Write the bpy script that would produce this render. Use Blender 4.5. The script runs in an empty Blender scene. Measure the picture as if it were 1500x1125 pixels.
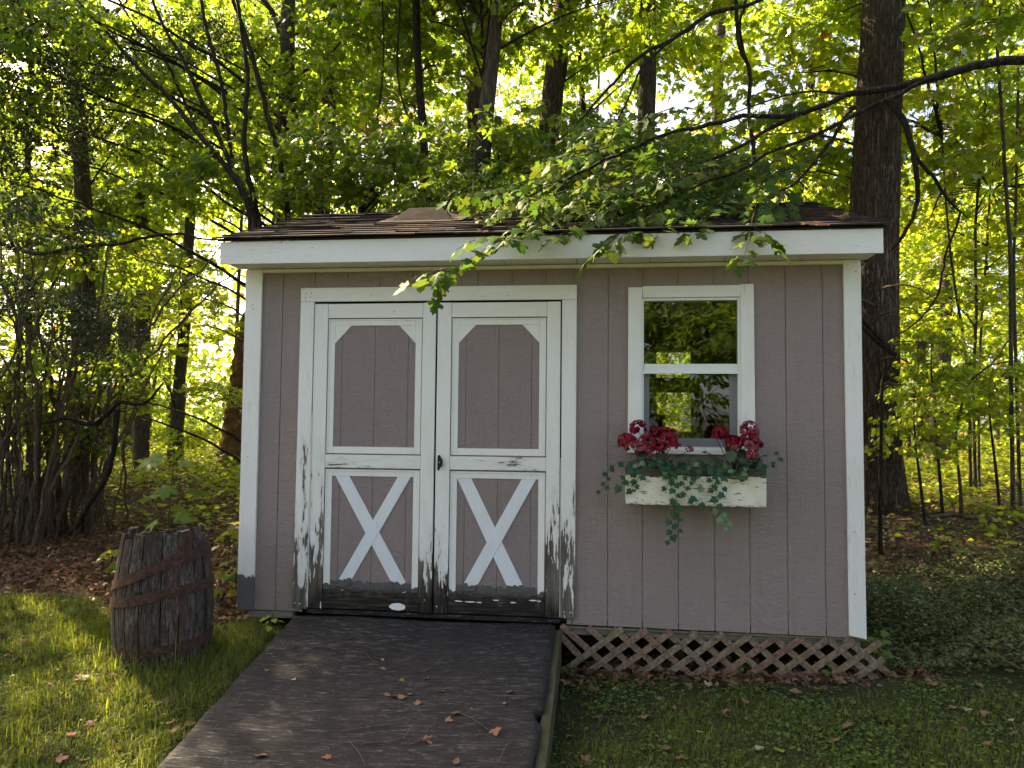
import bpy, math, random
import numpy as np
from mathutils import Vector, Matrix
random.seed(7); rng = np.random.default_rng(7)
R = math.radians
sc = bpy.context.scene
COL = sc.collection

# ---------------------------------------------------------------- camera
PITCH, YAW, ROLL, FPX = 0.0551, -0.1239, 0.00994, 1126.0
CAM = np.array([0.0, -4.5, 1.43])
_f0 = np.array([math.sin(YAW), math.cos(YAW), 0]); _z = np.array([0, 0, 1.0]); _r0 = np.array([math.cos(YAW), -math.sin(YAW), 0])
CF = _f0*math.cos(PITCH)+_z*math.sin(PITCH); _u0 = -_f0*math.sin(PITCH)+_z*math.cos(PITCH)
CU = _u0*math.cos(ROLL)-_r0*math.sin(ROLL); CR = _r0*math.cos(ROLL)+_u0*math.sin(ROLL)
cd = bpy.data.cameras.new('camera'); cam = bpy.data.objects.new('camera', cd); COL.objects.link(cam)
cd.sensor_width = 36; cd.lens = 36*FPX/1500; cd.clip_end = 600; cd.clip_start = 0.05
cam.matrix_world = Matrix(((CR[0], CU[0], -CF[0], CAM[0]), (CR[1], CU[1], -CF[1], CAM[1]), (CR[2], CU[2], -CF[2], CAM[2]), (0, 0, 0, 1)))
sc.camera = cam

# ---------------------------------------------------------------- world, sun, exposure
SUN_AZ, SUN_EL = R(56), R(41)      # azimuth measured from +Y towards -X
SV = Vector((-math.sin(SUN_AZ)*math.cos(SUN_EL), math.cos(SUN_AZ)*math.cos(SUN_EL), math.sin(SUN_EL)))
w = bpy.data.worlds.new('World'); sc.world = w; w.use_nodes = True
nt = w.node_tree; bg = nt.nodes['Background']
sky = nt.nodes.new('ShaderNodeTexSky'); sky.sky_type = 'NISHITA'; sky.sun_disc = False
sky.sun_elevation = SUN_EL; sky.sun_rotation = -SUN_AZ; sky.dust_density = 3.0; sky.air_density = 0.55; sky.ozone_density = 1.0
nt.links.new(sky.outputs[0], bg.inputs[0]); bg.inputs[1].default_value = 0.12
sl = bpy.data.lights.new('sun', 'SUN'); sl.energy = 5.0; sl.angle = R(0.53); sl.color = (1.0, 0.90, 0.74)
so = bpy.data.objects.new('sun', sl); COL.objects.link(so); so.rotation_euler = SV.to_track_quat('Z', 'Y').to_euler()
sc.view_settings.view_transform = 'Standard'; sc.view_settings.look = 'None'; sc.view_settings.gamma = 1
sc.view_settings.exposure = 2.5
sc.view_settings.use_white_balance = True; sc.view_settings.white_balance_temperature = 8200; sc.view_settings.white_balance_tint = 11
sc.cycles.use_denoising = True; sc.cycles.max_bounces = 8; sc.cycles.diffuse_bounces = 4; sc.cycles.transmission_bounces = 4
sc.cycles.glossy_bounces = 3; sc.cycles.transparent_max_bounces = 12; sc.cycles.use_adaptive_sampling = True; sc.cycles.adaptive_threshold = 0.02
sc.cycles.sample_clamp_indirect = 6

# ---------------------------------------------------------------- pixel <-> place helpers
def ray(px, py): return CF + (px-750)/FPX*CR - (py-562.5)/FPX*CU
def P(px, py, Y=0.0):
    d = ray(px, py); return CAM + d*((Y-CAM[1])/d[1])
def sstep(t): t = np.clip(t, 0, 1); return t*t*(3-2*t)
def ground_z(x, y):
    x = np.asarray(x, float); y = np.asarray(y, float)
    g0 = np.interp(x, [-6, -2.1, -1.2, -.4, .6, 1.45, 3.2, 6], [.30, .22, .12, .03, .04, .09, .20, .26])
    g = np.where(y < 0, g0+(-.05-g0)*sstep(-y/1.9), g0+(.55-g0)*sstep(y/12.0))
    n = .018*np.sin(x*3.1+y*1.3)+.014*np.sin(y*4.3-x*2.2)+.05*np.sin(x*.6+1)*np.sin(y*.5)*np.clip(y/3, 0, 1)
    return g+n*np.where(y < -.1, .6, 1.0)
def G(px, py):
    d = ray(px, py); t = 0.5
    while t < 80:
        p = CAM+d*t
        if p[2] < ground_z(p[0], p[1]): return p
        t += .02 if t < 12 else .1
    return CAM+d*80

# ---------------------------------------------------------------- object helpers
def tag(o, label=None, cat=None, group=None, kind=None):
    if label: o['label'] = label
    if cat: o['category'] = cat
    if group: o['group'] = group
    if kind: o['kind'] = kind
    return o
def thing(name, label, cat, loc=(0, 0, 0), group=None):
    o = bpy.data.objects.new(name, None); COL.objects.link(o); o.location = loc; o.empty_display_size = .1
    return tag(o, label, cat, group)
def link(name, me, parent=None, bevel=0):
    """link a mesh built in world coordinates; under a parent, keep its place"""
    o = bpy.data.objects.new(name, me); COL.objects.link(o)
    if parent is not None:
        o.parent = parent
        w_ = Vector(parent.get('_o', (0, 0, 0)))
    if bevel:
        b = o.modifiers.new('bevel', 'BEVEL'); b.width = bevel; b.segments = 2; b.limit_method = 'ANGLE'
    return o
def mesh_np(name, V, F, mats, mi=None, smooth=False):
    """F: (M,k) array of equal-sized faces"""
    V = np.asarray(V, np.float32); F = np.asarray(F, np.int32)
    me = bpy.data.meshes.new(name); me.vertices.add(len(V)); me.vertices.foreach_set('co', V.ravel())
    k = F.shape[1]; me.loops.add(F.size); me.loops.foreach_set('vertex_index', F.ravel())
    me.polygons.add(len(F)); me.polygons.foreach_set('loop_start', np.arange(0, F.size, k, dtype=np.int32))
    me.polygons.foreach_set('loop_total', np.full(len(F), k, np.int32))
    for m in (mats if isinstance(mats, (list, tuple)) else [mats]): me.materials.append(m)
    if mi is not None: me.polygons.foreach_set('material_index', np.asarray(mi, np.int32))
    if smooth: me.polygons.foreach_set('use_smooth', np.ones(len(F), bool))
    me.update(); me.validate(); return me
class MB:
    def __init__(s): s.v = []; s.f = []; s.m = []; s.cur = 0
    def add(s, vs, fs):
        b = len(s.v); s.v += [tuple(map(float, p)) for p in vs]; s.f += [[b+i for i in f] for f in fs]; s.m += [s.cur]*len(fs); return s
    def box(s, x0, x1, y0, y1, z0, z1):
        return s.add([(x0, y0, z0), (x1, y0, z0), (x1, y1, z0), (x0, y1, z0), (x0, y0, z1), (x1, y0, z1), (x1, y1, z1), (x0, y1, z1)],
                     [(0, 3, 2, 1), (4, 5, 6, 7), (0, 1, 5, 4), (1, 2, 6, 5), (2, 3, 7, 6), (3, 0, 4, 7)])
    def prism(s, poly, y0, y1):
        """poly: list of (x,z), counter-clockwise seen from the front (-Y)"""
        n = len(poly)
        return s.add([(x, y0, z) for x, z in poly]+[(x, y1, z) for x, z in poly],
                     [list(range(n)), list(range(2*n-1, n-1, -1))]+[(i, i+n, (i+1) % n+n, (i+1) % n) for i in range(n)])
    def hexa(s, c):   # 8 corners, bottom 4 then top 4, ccw from above
        return s.add(c, [(0, 3, 2, 1), (4, 5, 6, 7), (0, 1, 5, 4), (1, 2, 6, 5), (2, 3, 7, 6), (3, 0, 4, 7)])
    def lathe(s, prof, c, n=16, cap=True):
        vs = [(c[0]+r*math.cos(a), c[1]+r*math.sin(a), c[2]+z) for r, z in prof for a in [2*math.pi*i/n for i in range(n)]]
        fs = [(j*n+i, j*n+(i+1) % n, (j+1)*n+(i+1) % n, (j+1)*n+i) for j in range(len(prof)-1) for i in range(n)]
        if cap: fs += [list(range(n-1, -1, -1)), [(len(prof)-1)*n+i for i in range(n)]]
        return s.add(vs, fs)
    def tube(s, pts, rad, n=8, cap=True, jit=0):
        V, F = tube_arrays(pts, rad, n, jit); b = len(s.v)
        s.v += [tuple(p) for p in V.tolist()]; s.f += [[b+i for i in f] for f in F.tolist()]; s.m += [s.cur]*len(F)
        if cap:
            s.f.append([b+i for i in range(n-1, -1, -1)]); s.f.append([len(s.v)-n+i for i in range(n)]); s.m += [s.cur]*2
        return s
    def build(s, name, mats, parent=None, bevel=0, smooth=False):
        me = bpy.data.meshes.new(name); me.from_pydata(s.v, [], s.f)
        for m in (mats if isinstance(mats, (list, tuple)) else [mats]): me.materials.append(m)
        me.polygons.foreach_set('material_index', s.m)
        if smooth: me.polygons.foreach_set('use_smooth', [True]*len(s.f))
        me.update(); return link(name, me, parent, bevel)
def spline(pts, step):
    """Catmull-Rom resample of Nx(3+k) control points"""
    p = np.asarray(pts, float); q = np.vstack([2*p[0]-p[1], p, 2*p[-1]-p[-2]]); out = []
    for i in range(1, len(q)-2):
        n = max(1, int(np.linalg.norm(q[i+1][:3]-q[i][:3])/step))
        for t in np.linspace(0, 1, n, endpoint=False):
            out.append(.5*((2*q[i])+(-q[i-1]+q[i+1])*t+(2*q[i-1]-5*q[i]+4*q[i+1]-q[i+2])*t*t+(-q[i-1]+3*q[i]-3*q[i+1]+q[i+2])*t**3))
    out.append(q[-2]); return np.array(out)
def tube_arrays(pts, rad, n=8, jit=0):
    p = np.asarray(pts, float); rad = np.broadcast_to(rad, len(p)).astype(float)
    T = np.gradient(p, axis=0); T /= np.linalg.norm(T, axis=1)[:, None]+1e-9
    ref = np.array([1, .02, .03]) if abs(T[:, 2]).mean() > .5 else np.array([.01, .02, 1])
    A = np.cross(T, ref); A /= np.linalg.norm(A, axis=1)[:, None]+1e-9; B = np.cross(T, A)
    ang = np.linspace(0, 2*math.pi, n, endpoint=False)
    rr = rad[:, None]*(1+(jit*rng.normal(size=(len(p), n)) if jit else 0))*np.ones((1, n))
    V = p[:, None]+rr[..., None]*(np.cos(ang)[None, :, None]*A[:, None]+np.sin(ang)[None, :, None]*B[:, None])
    i, j = np.meshgrid(np.arange(len(p)-1), np.arange(n), indexing='ij')
    F = np.stack([i*n+j, i*n+(j+1) % n, (i+1)*n+(j+1) % n, (i+1)*n+j], -1).reshape(-1, 4)
    return V.reshape(-1, 3), F

# ---------------------------------------------------------------- material helpers
class NT:
    def __init__(s, name):
        s.mat = bpy.data.materials.new(name); s.mat.use_nodes = True; s.t = s.mat.node_tree; s.t.nodes.clear()
        s.out = s.n('ShaderNodeOutputMaterial'); s.pos = s.n('ShaderNodeNewGeometry').outputs['Position']
        s.geo = s.pos.node
    def n(s, typ, **kw):
        nd = s.t.nodes.new(typ)
        for k, v in kw.items(): setattr(nd, k, v)
        return nd
    def lk(s, a, b):
        if isinstance(a, bpy.types.NodeSocket): s.t.links.new(a, b)
        elif a is not None:
            if isinstance(a, (tuple, list)) and len(a) == 3 and b.type == 'RGBA': a = (*a, 1)
            b.default_value = a
    def obj(s): return s.n('ShaderNodeTexCoord').outputs['Object']
    def scale(s, v, k):
        m = s.n('ShaderNodeVectorMath', operation='MULTIPLY'); s.lk(v, m.inputs[0]); m.inputs[1].default_value = k; return m.outputs[0]
    def noise(s, v, scale=(1, 1, 1), detail=4, rough=.55, dist=0, col=False):
        nd = s.n('ShaderNodeTexNoise'); s.lk(s.scale(v, scale if isinstance(scale, tuple) else (scale,)*3), nd.inputs['Vector'])
        nd.inputs['Scale'].default_value = 1; nd.inputs['Detail'].default_value = detail; nd.inputs['Roughness'].default_value = rough
        nd.inputs['Distortion'].default_value = dist; return nd.outputs['Color' if col else 'Fac']
    def voro(s, v, scale, feat='F1', out='Distance'):
        nd = s.n('ShaderNodeTexVoronoi', feature=feat); s.lk(s.scale(v, scale if isinstance(scale, tuple) else (scale,)*3), nd.inputs['Vector']); nd.inputs['Scale'].default_value = 1; return nd.outputs[out]
    def m(s, op, a, b=None, c=None, clamp=False):
        nd = s.n('ShaderNodeMath', operation=op, use_clamp=clamp); s.lk(a, nd.inputs[0])
        if b is not None: s.lk(b, nd.inputs[1])
        if c is not None: s.lk(c, nd.inputs[2])
        return nd.outputs[0]
    def rng(s, v, a, b, c=0., d=1.):
        nd = s.n('ShaderNodeMapRange'); s.lk(v, nd.inputs[0])
        for i, x in enumerate((a, b, c, d)): nd.inputs[i+1].default_value = x
        return nd.outputs[0]
    def ramp(s, f, stops):
        nd = s.n('ShaderNodeValToRGB'); s.lk(f, nd.inputs[0]); e = nd.color_ramp.elements
        e[0].position, e[0].color = stops[0][0], (*stops[0][1], 1); e[1].position, e[1].color = stops[-1][0], (*stops[-1][1], 1)
        for p_, c_ in stops[1:-1]: x = e.new(p_); x.color = (*c_, 1)
        return nd.outputs[0]
    def mix(s, f, a, b, blend='MIX'):
        nd = s.n('ShaderNodeMix', data_type='RGBA', blend_type=blend); s.lk(f, nd.inputs[0]); s.lk(a, nd.inputs[6]); s.lk(b, nd.inputs[7]); return nd.outputs[2]
    def sep(s, v):
        nd = s.n('ShaderNodeSeparateXYZ'); s.lk(v, nd.inputs[0]); return nd.outputs
    def bump(s, h, st=.5, d=.01, nrm=None):
        nd = s.n('ShaderNodeBump'); s.lk(h, nd.inputs['Height']); nd.inputs['Strength'].default_value = st; nd.inputs['Distance'].default_value = d
        if nrm is not None: s.lk(nrm, nd.inputs['Normal'])
        return nd.outputs[0]
    def hsv(s, c, h=.5, sa=1, v=1):
        nd = s.n('ShaderNodeHueSaturation'); s.lk(c, nd.inputs['Color']); s.lk(h, nd.inputs['Hue']); s.lk(sa, nd.inputs['Saturation']); s.lk(v, nd.inputs['Value']); return nd.outputs[0]
    def pbr(s, col, rough=.8, nrm=None, spec=.3, metal=0):
        p = s.n('ShaderNodeBsdfPrincipled'); s.lk(col, p.inputs['Base Color']); s.lk(rough, p.inputs['Roughness']); p.inputs['Specular IOR Level'].default_value = spec
        s.lk(metal, p.inputs['Metallic'])
        if nrm is not None: s.lk(nrm, p.inputs['Normal'])
        s.lk(p.outputs[0], s.out.inputs[0]); return s.mat

def leaf_mat(name, refl, trans, gloss=.25, var=.25, hue=.03, tmix=.55, dead=None):
    s = NT(name); rnd = s.geo.outputs['Random Per Island']; oi = s.n('ShaderNodeObjectInfo').outputs['Random']
    r2 = s.m('FRACT', s.m('ADD', s.m('MULTIPLY', rnd, 7.31), s.m('MULTIPLY', oi, 3.7)))
    h = s.m('ADD', .5-hue/2, s.m('MULTIPLY', r2, hue)); v = s.m('ADD', 1-var, s.m('MULTIPLY', rnd, 2*var))
    a, b = s.hsv(refl, h, 1, v), s.hsv(trans, h, 1, v)
    if dead is not None:
        f = s.m('GREATER_THAN', r2, dead[0]); a = s.mix(f, a, dead[1]); b = s.mix(f, b, dead[2])
    df = s.n('ShaderNodeBsdfDiffuse'); s.lk(a, df.inputs[0]); tr = s.n('ShaderNodeBsdfTranslucent'); s.lk(b, tr.inputs[0])
    mx = s.n('ShaderNodeMixShader'); mx.inputs[0].default_value = tmix; s.lk(df.outputs[0], mx.inputs[1]); s.lk(tr.outputs[0], mx.inputs[2])
    gl = s.n('ShaderNodeBsdfGlossy'); gl.inputs['Roughness'].default_value = .42; gl.inputs[0].default_value = (.5, .5, .5, 1)
    fr = s.n('ShaderNodeFresnel'); fr.inputs[0].default_value = 1.35
    m2 = s.n('ShaderNodeMixShader'); s.lk(s.m('MULTIPLY', fr.outputs[0], gloss*2), m2.inputs[0]); s.lk(mx.outputs[0], m2.inputs[1]); s.lk(gl.outputs[0], m2.inputs[2])
    s.lk(m2.outputs[0], s.out.inputs[0]); return s.mat

def bare_wood(s, v, axis, lo=.43, deep=True):
    """weathered bare timber: grain along axis; rotten brown near the foot"""
    k = (9., 9., 9.); k = tuple(2.2 if i == axis else 38. for i in range(3))
    g = s.noise(v, k, 5, .65); g2 = s.noise(v, tuple(x*2.7 for x in k), 3)
    grey = s.ramp(s.m('ADD', s.m('MULTIPLY', g, .7), s.m('MULTIPLY', g2, .3)), [(.32, (.035, .03, .022)), (.48, (.13, .11, .085)), (.62, (.21, .185, .15)), (.75, (.12, .13, .085))])
    if not deep: return grey, g
    dark = s.ramp(s.m('ADD', s.m('MULTIPLY', g2, .6), s.m('MULTIPLY', s.noise(v, 160., 3, .7), .4)), [(.38, (.006, .005, .004)), (.55, (.032, .024, .018)), (.66, (.12, .09, .065))])
    z = s.sep(s.pos)[2]
    f = s.rng(s.m('ADD', z, s.m('MULTIPLY', s.noise(v, (14., 14., 5.), 4), .35)), lo+.09, lo+.24, 1, 0)
    return s.mix(f, grey, dark), g
def paint_mat(name, color=(.74, .75, .72), axis=2, h0=None, soft=1.0, amp=3.2, cut=0.0, lo=.40, chips=.0, stain=True, rot=None):
    """painted board: paint is lost where slow streak noise beats the height above the foot (rot = wavy tide line)"""
    s = NT(name); v = s.pos; z = s.sep(v)[2]
    k1 = tuple(5. if i == axis else 34. for i in range(3)); k2 = tuple(16. if i == axis else 110. for i in range(3))
    n1 = s.noise(v, k1, 3, .6, .3); n2 = s.noise(v, k2, 3, .6)
    big = s.noise(v, 3.0, 2)
    h = s.m('ADD', s.m('MULTIPLY', s.m('SUBTRACT', n1, .5), amp), s.m('MULTIPLY', s.m('SUBTRACT', n2, .5), amp*.35))
    if h0 is not None:
        f = s.m('ADD', h, s.m('DIVIDE', s.m('SUBTRACT', h0, z), soft))
    else:
        f = s.m('SUBTRACT', h, cut)
    if rot is not None:
        tide = s.m('ADD', s.m('SUBTRACT', rot, z), s.m('MULTIPLY', s.m('SUBTRACT', s.noise(v, (22., 22., 22.), 3, .6), .5), .09))
        f = s.m('MAXIMUM', f, s.m('MULTIPLY', tide, 30))
    bare = s.rng(f, 0, .06)
    spots = s.m('GREATER_THAN', s.noise(v, 55., 2), .80-chips)
    bare = s.m('MAXIMUM', bare, spots)
    wood, g = bare_wood(s, v, axis, lo)
    if rot is not None:
        gw = s.mix(s.rng(s.noise(v, (60., 60., 160.), 3, .6), .3, .7), (.075, .075, .07), (.135, .135, .125))
        wood = s.mix(s.rng(s.m('ADD', s.m('SUBTRACT', rot, z), s.m('MULTIPLY', s.noise(v, 60., 3, .7), .05)), .06, .10), gw, (.022, .017, .014))
        if lo < 0: wood = gw
    dirt = s.noise(v, tuple(3. if i == axis else 12. for i in range(3)), 5, .65)
    fine = s.noise(v, k2, 4, .7)
    crack = s.m('GREATER_THAN', s.noise(v, tuple(7. if i == axis else 190. for i in range(3)), 2), .665)
    pc = s.mix(s.rng(dirt, .45, .85, 0, .35), color, tuple(c*f_ for c, f_ in zip(color, (.78, .74, .62))))
    pc = s.mix(s.rng(fine, .5, .8, 0, .25), pc, tuple(c*.72 for c in color))
    pc = s.mix(s.m('MULTIPLY', crack, s.rng(big, .46, .64, 0, .42)), pc, (.22, .19, .15))
    if stain:
        pc = s.mix(s.rng(f, -.55, 0, 0, .28), pc, (.34, .31, .25))
    c = s.mix(bare, pc, wood)
    wave = s.noise(v, tuple(13. if i == axis else 60. for i in range(3)), 3, .6, 1.2)
    hgt = s.m('ADD', s.m('MULTIPLY', s.m('SUBTRACT', 1., bare), .8), s.m('ADD', s.m('MULTIPLY', wave, .5), s.m('MULTIPLY', fine, .4)))
    nr = s.bump(hgt, .8, .0022)
    return s.pbr(c, s.mix(bare, (.48,)*3, (.9,)*3), nr, .35)

def siding_mat(name, color, rot=None):
    s = NT(name); v = s.pos; z = s.sep(v)[2]
    wv = s.noise(v, (9., 9., 34.), 4, .62, 1.6); fine = s.noise(v, (60., 60., 160.), 3, .6)
    knot = s.noise(v, (5., 5., 1.6), 3, .6, 2.5); rings = s.m('SINE', s.m('MULTIPLY', knot, 70.))
    big = s.noise(v, (2.2, 2.2, 1.1), 4, .6)
    c = s.mix(s.rng(big, .35, .7), color, tuple(a*b for a, b in zip(color, (1.12, 1.08, 1.06))))
    c = s.mix(s.rng(wv, .38, .66, .42, 0), c, tuple(a*.82 for a in color))
    c = s.mix(s.m('MULTIPLY', s.rng(rings, .55, 1.), s.rng(wv, .5, .7, 0, .18)), c, tuple(a*.6 for a in color))
    # faint rain-washed dirt streaks and specks
    st = s.noise(v, (22., 22., 1.2), 4, .65); c = s.mix(s.rng(st, .55, .8, 0, .22), c, (.13, .115, .095))
    c = s.mix(s.m('MULTIPLY', s.m('GREATER_THAN', s.noise(v, 95., 1), .76), .7), c, (.07, .06, .05))
    if rot is not None:
        e = s.m('ADD', s.m('SUBTRACT', rot, z), s.m('ADD', s.m('MULTIPLY', s.m('SUBTRACT', s.noise(v, (20.,)*3, 3, .6), .5), .08), s.m('MULTIPLY', s.m('SUBTRACT', s.noise(v, (75.,)*3, 2, .6), .5), .02)))
        f1 = s.rng(e, 0, .006); f2 = s.rng(s.m('ADD', e, s.m('MULTIPLY', s.m('SUBTRACT', s.noise(v, 60., 3, .7), .5), .07)), .03, .075)
        sp = s.noise(v, 260., 2, .6)
        gr = s.mix(s.rng(fine, .3, .7), (.075, .075, .07), (.135, .135, .125)); br = s.ramp(sp, [(.40, (.012, .009, .007)), (.55, (.05, .037, .026)), (.64, (.24, .19, .14))])
        c = s.mix(f1, c, gr); c = s.mix(f2, c, br)
    h = s.m('ADD', s.m('MULTIPLY', wv, 1.), s.m('ADD', s.m('MULTIPLY', rings, .10), s.m('MULTIPLY', fine, .25)))
    return s.pbr(c, .58, s.bump(h, 1., .0055), .35)

def bark_mat(name, a, b, sc_=(26., 26., 5.), depth=.02, moss=0., lit=None):
    s = NT(name); v = s.pos
    n1 = s.noise(v, sc_, 5, .62, .8); n2 = s.noise(v, tuple(x*3 for x in sc_), 4, .6)
    r_ = s.m('ABSOLUTE', s.m('SUBTRACT', n1, .5)); h = s.rng(r_, 0, .16)
    h = s.m('ADD', s.m('MULTIPLY', h, .8), s.m('MULTIPLY', n2, .4))
    c = s.mix(s.rng(h, .2, 1.), a, b); c = s.mix(s.rng(s.noise(v, 2.2, 4), .45, .7, 0, .5), c, tuple(x*.55 for x in b))
    if moss: c = s.mix(s.rng(s.noise(v, 3.4, 4, .65), .5, .62, 0, moss), c, (.055, .075, .022))
    return s.pbr(c, .92, s.bump(h, 1., depth), .15)

M = {}
WHITE = (.83, .81, .775)
M['white'] = paint_mat('white_paint_trim', WHITE, 2, None, cut=1.15, stain=False)
M['white_h'] = paint_mat('white_paint_fascia', WHITE, 0, None, cut=1.25, stain=False)
M['corner_l'] = paint_mat('white_paint_left_corner', WHITE, 2, None, cut=1.3, rot=.50, lo=-1)
M['corner_r'] = paint_mat('white_paint_right_corner', WHITE, 2, h0=.16, soft=.16, amp=2.0, lo=-1)
M['jamb_l'] = paint_mat('flaking_white_left_jamb', WHITE, 2, h0=.62, soft=1.15, amp=3.6, lo=.10)
M['stile'] = paint_mat('flaking_white_stile', WHITE, 2, h0=.58, soft=.36, amp=3.0, lo=.52)
M['stile_l'] = paint_mat('flaking_white_outer_stile', WHITE, 2, h0=.74, soft=.62, amp=3.6, lo=.46)
M['jamb_r'] = paint_mat('flaking_white_right_jamb', WHITE, 2, h0=.66, soft=.6, amp=3.2, lo=.12)
M['header'] = paint_mat('white_paint_header', WHITE, 0, None, cut=.95, stain=False)
M['rail'] = paint_mat('chipped_white_mid_rail', WHITE, 0, None, cut=.46)
M['mould'] = paint_mat('white_moulding', WHITE, 2, h0=.47, soft=.10, amp=1.0, rot=.47, lo=.36, stain=False)
M['brace'] = paint_mat('brushed_white_cross_brace', (.76, .78, .82), 2, None, cut=1.4, rot=.505, lo=.33, stain=False)
M['rot'] = paint_mat('rotten_bottom_rail', WHITE, 0, h0=.95, soft=.35, amp=3.2, lo=.5)
M['mauve'] = siding_mat('mauve_siding_paint', (.290, .228, .216))
M['mauve_door'] = siding_mat('mauve_door_panel', (.268, .210, .203), rot=.50)
M['box'] = paint_mat('flaked_cream_box_paint', (.72, .70, .60), 0, h0=1.0, soft=-.0001, amp=1.)
def _m():
    global M
    s = NT('flaked_cream_planter'); v = s.pos; z = s.sep(v)[2]
    n1 = s.noise(v, (9., 9., 70.), 4, .65); n2 = s.noise(v, (28., 28., 150.), 3, .6)
    top = s.rng(s.m('ADD', z, s.m('MULTIPLY', s.m('SUBTRACT', n1, .5), .11)), 1.166, 1.169)
    ck = s.m('GREATER_THAN', s.m('ADD', s.m('MULTIPLY', n1, .45), s.m('MULTIPLY', n2, .55)), .585)
    lowr = s.rng(s.m('ADD', z, s.m('MULTIPLY', n1, .03)), 1.018, 1.036, 1, 0)
    bare = s.m('MAXIMUM', s.m('MAXIMUM', top, ck), s.m('MULTIPLY', lowr, s.m('GREATER_THAN', n2, .5)))
    pc = s.mix(s.rng(s.noise(v, 9., 4), .4, .65, 0, .8), (.78, .74, .62), (.62, .56, .40))
    wood = s.ramp(s.noise(v, (6., 6., 90.), 4), [(.35, (.03, .024, .018)), (.6, (.11, .08, .055)), (.75, (.16, .13, .1))])
    M['box'] = s.pbr(s.mix(bare, pc, wood), .7, s.bump(s.m('ADD', s.m('SUBTRACT', 1., bare), s.m('MULTIPLY', n2, .8)), .8, .0018), .25)
    s = NT('roof_shingle'); v = s.pos; oi = s.n('ShaderNodeObjectInfo').outputs['Random']
    g = s.noise(v, 240., 3, .75); b = s.noise(v, (5., 8., 8.), 4, .6)
    c = s.mix(oi, (.017, .013, .012), (.040, .030, .026)); c = s.mix(s.rng(g, .35, .75, 0, .8), c, (.065, .052, .045)); c = s.mix(s.rng(b, .5, .72, 0, .6), c, (.022, .021, .016))
    M['shingle'] = s.pbr(c, 1., s.bump(g, .7, .003), .04)
    s = NT('roof_vent_metal'); v = s.pos; n = s.noise(v, 14., 5, .65)
    M['vent'] = s.pbr(s.ramp(n, [(.3, (.022, .018, .014)), (.55, (.038, .030, .024)), (.75, (.06, .045, .03))]), .9, s.bump(n, .4, .003), .06, 0.)
    s = NT('weathered_plywood_ramp'); v = s.pos
    g = s.noise(v, (5.5, 44., 44.), 7, .72, 1.6); g2 = s.noise(v, (16., 130., 130.), 4, .72, .8); b = s.noise(v, 1.6, 4, .6)
    h = s.m('ADD', s.m('MULTIPLY', g, .6), s.m('MULTIPLY', g2, .4))
    c = s.ramp(h, [(.40, (.004, .004, .004)), (.46, (.014, .012, .012)), (.52, (.030, .027, .026)), (.555, (.060, .054, .050)), (.595, (.17, .16, .15)), (.65, (.33, .315, .30))])
    c = s.mix(s.rng(b, .40, .62, .55, 0.), c, (.022, .019, .018))
    c = s.mix(s.rng(s.noise(v, (4., 9., 9.), 6, .7, 1.), .54, .66, 0, .8), c, (.009, .008, .007))
    c = s.mix(s.rng(s.noise(v, (7., 11., 11.), 6, .75), .58, .70, 0, .55), c, (.11, .092, .078))
    c = s.mix(s.m('GREATER_THAN', s.noise(v, 130., 1), .755), c, (.28, .24, .2))
    M['ramp'] = s.pbr(c, .82, s.bump(s.m('ADD', h, s.m('MULTIPLY', s.m('GREATER_THAN', h, .64), -.12)), 1., .014), .3)
    s = NT('mossy_edge_timber'); v = s.pos; g = s.noise(v, (30., 4., 30.), 5, .6)
    M['beam'] = s.pbr(s.mix(s.rng(s.noise(v, 6., 4), .4, .65), s.ramp(g, [(.35, (.03, .026, .018)), (.7, (.11, .095, .06))]), (.06, .066, .026)), .9, s.bump(g, .8, .008), .2)
    s = NT('lattice_wood'); v = s.pos; oi = s.n('ShaderNodeObjectInfo').outputs['Random']; g = s.noise(v, 55., 5, .65)
    c = s.mix(oi, s.ramp(g, [(.35, (.13, .070, .048)), (.7, (.36, .215, .155))]), s.ramp(g, [(.35, (.13, .10, .065)), (.7, (.32, .26, .18))]))
    c = s.mix(s.rng(s.noise(v, 13., 3), .55, .66, 0, .7), c, (.14, .075, .055))
    c = s.mix(s.rng(s.noise(v, 25., 3), .64, .70, 0, .8), c, (.035, .03, .022))
    M['lattice'] = s.pbr(c, .88, s.bump(g, .7, .004), .2)
    s = NT('pale_skid_timber'); M['skid'] = s.pbr(s.ramp(s.noise(s.pos, (4., 30., 60.), 4), [(.3, (.12, .11, .08)), (.7, (.26, .25, .19))]), .9, None, .2)
    s = NT('barrel_stave'); v = s.pos; oi = s.n('ShaderNodeObjectInfo').outputs['Random']
    g = s.noise(v, (60., 60., 9.), 5, .68, .5); g2 = s.noise(v, (170., 170., 22.), 3, .7); pt = s.noise(v, (10., 10., 4.), 5, .7)
    h = s.m('ADD', s.m('MULTIPLY', g, .55), s.m('MULTIPLY', g2, .45))
    c = s.ramp(h, [(.38, (.014, .010, .008)), (.47, (.055, .043, .034)), (.57, (.135, .112, .095)), (.70, (.36, .33, .30))])
    c = s.mix(s.m('MULTIPLY', s.rng(pt, .48, .6), .6), c, (.085, .034, .024)); c = s.mix(s.m('MULTIPLY', oi, .5), c, (.022, .017, .014))
    M['stave'] = s.pbr(c, .9, s.bump(h, 1., .008), .2)
    s = NT('rusty_hoop'); v = s.pos; n = s.noise(v, 38., 5, .7)
    M['rust'] = s.pbr(s.ramp(n, [(.3, (.032, .018, .014)), (.52, (.085, .042, .029)), (.72, (.15, .075, .045))]), .85, s.bump(n, .6, .003), .3, .25)
    s = NT('black_latch_metal'); M['black'] = s.pbr((.012, .012, .013), .35, None, .5, .3)
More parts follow.
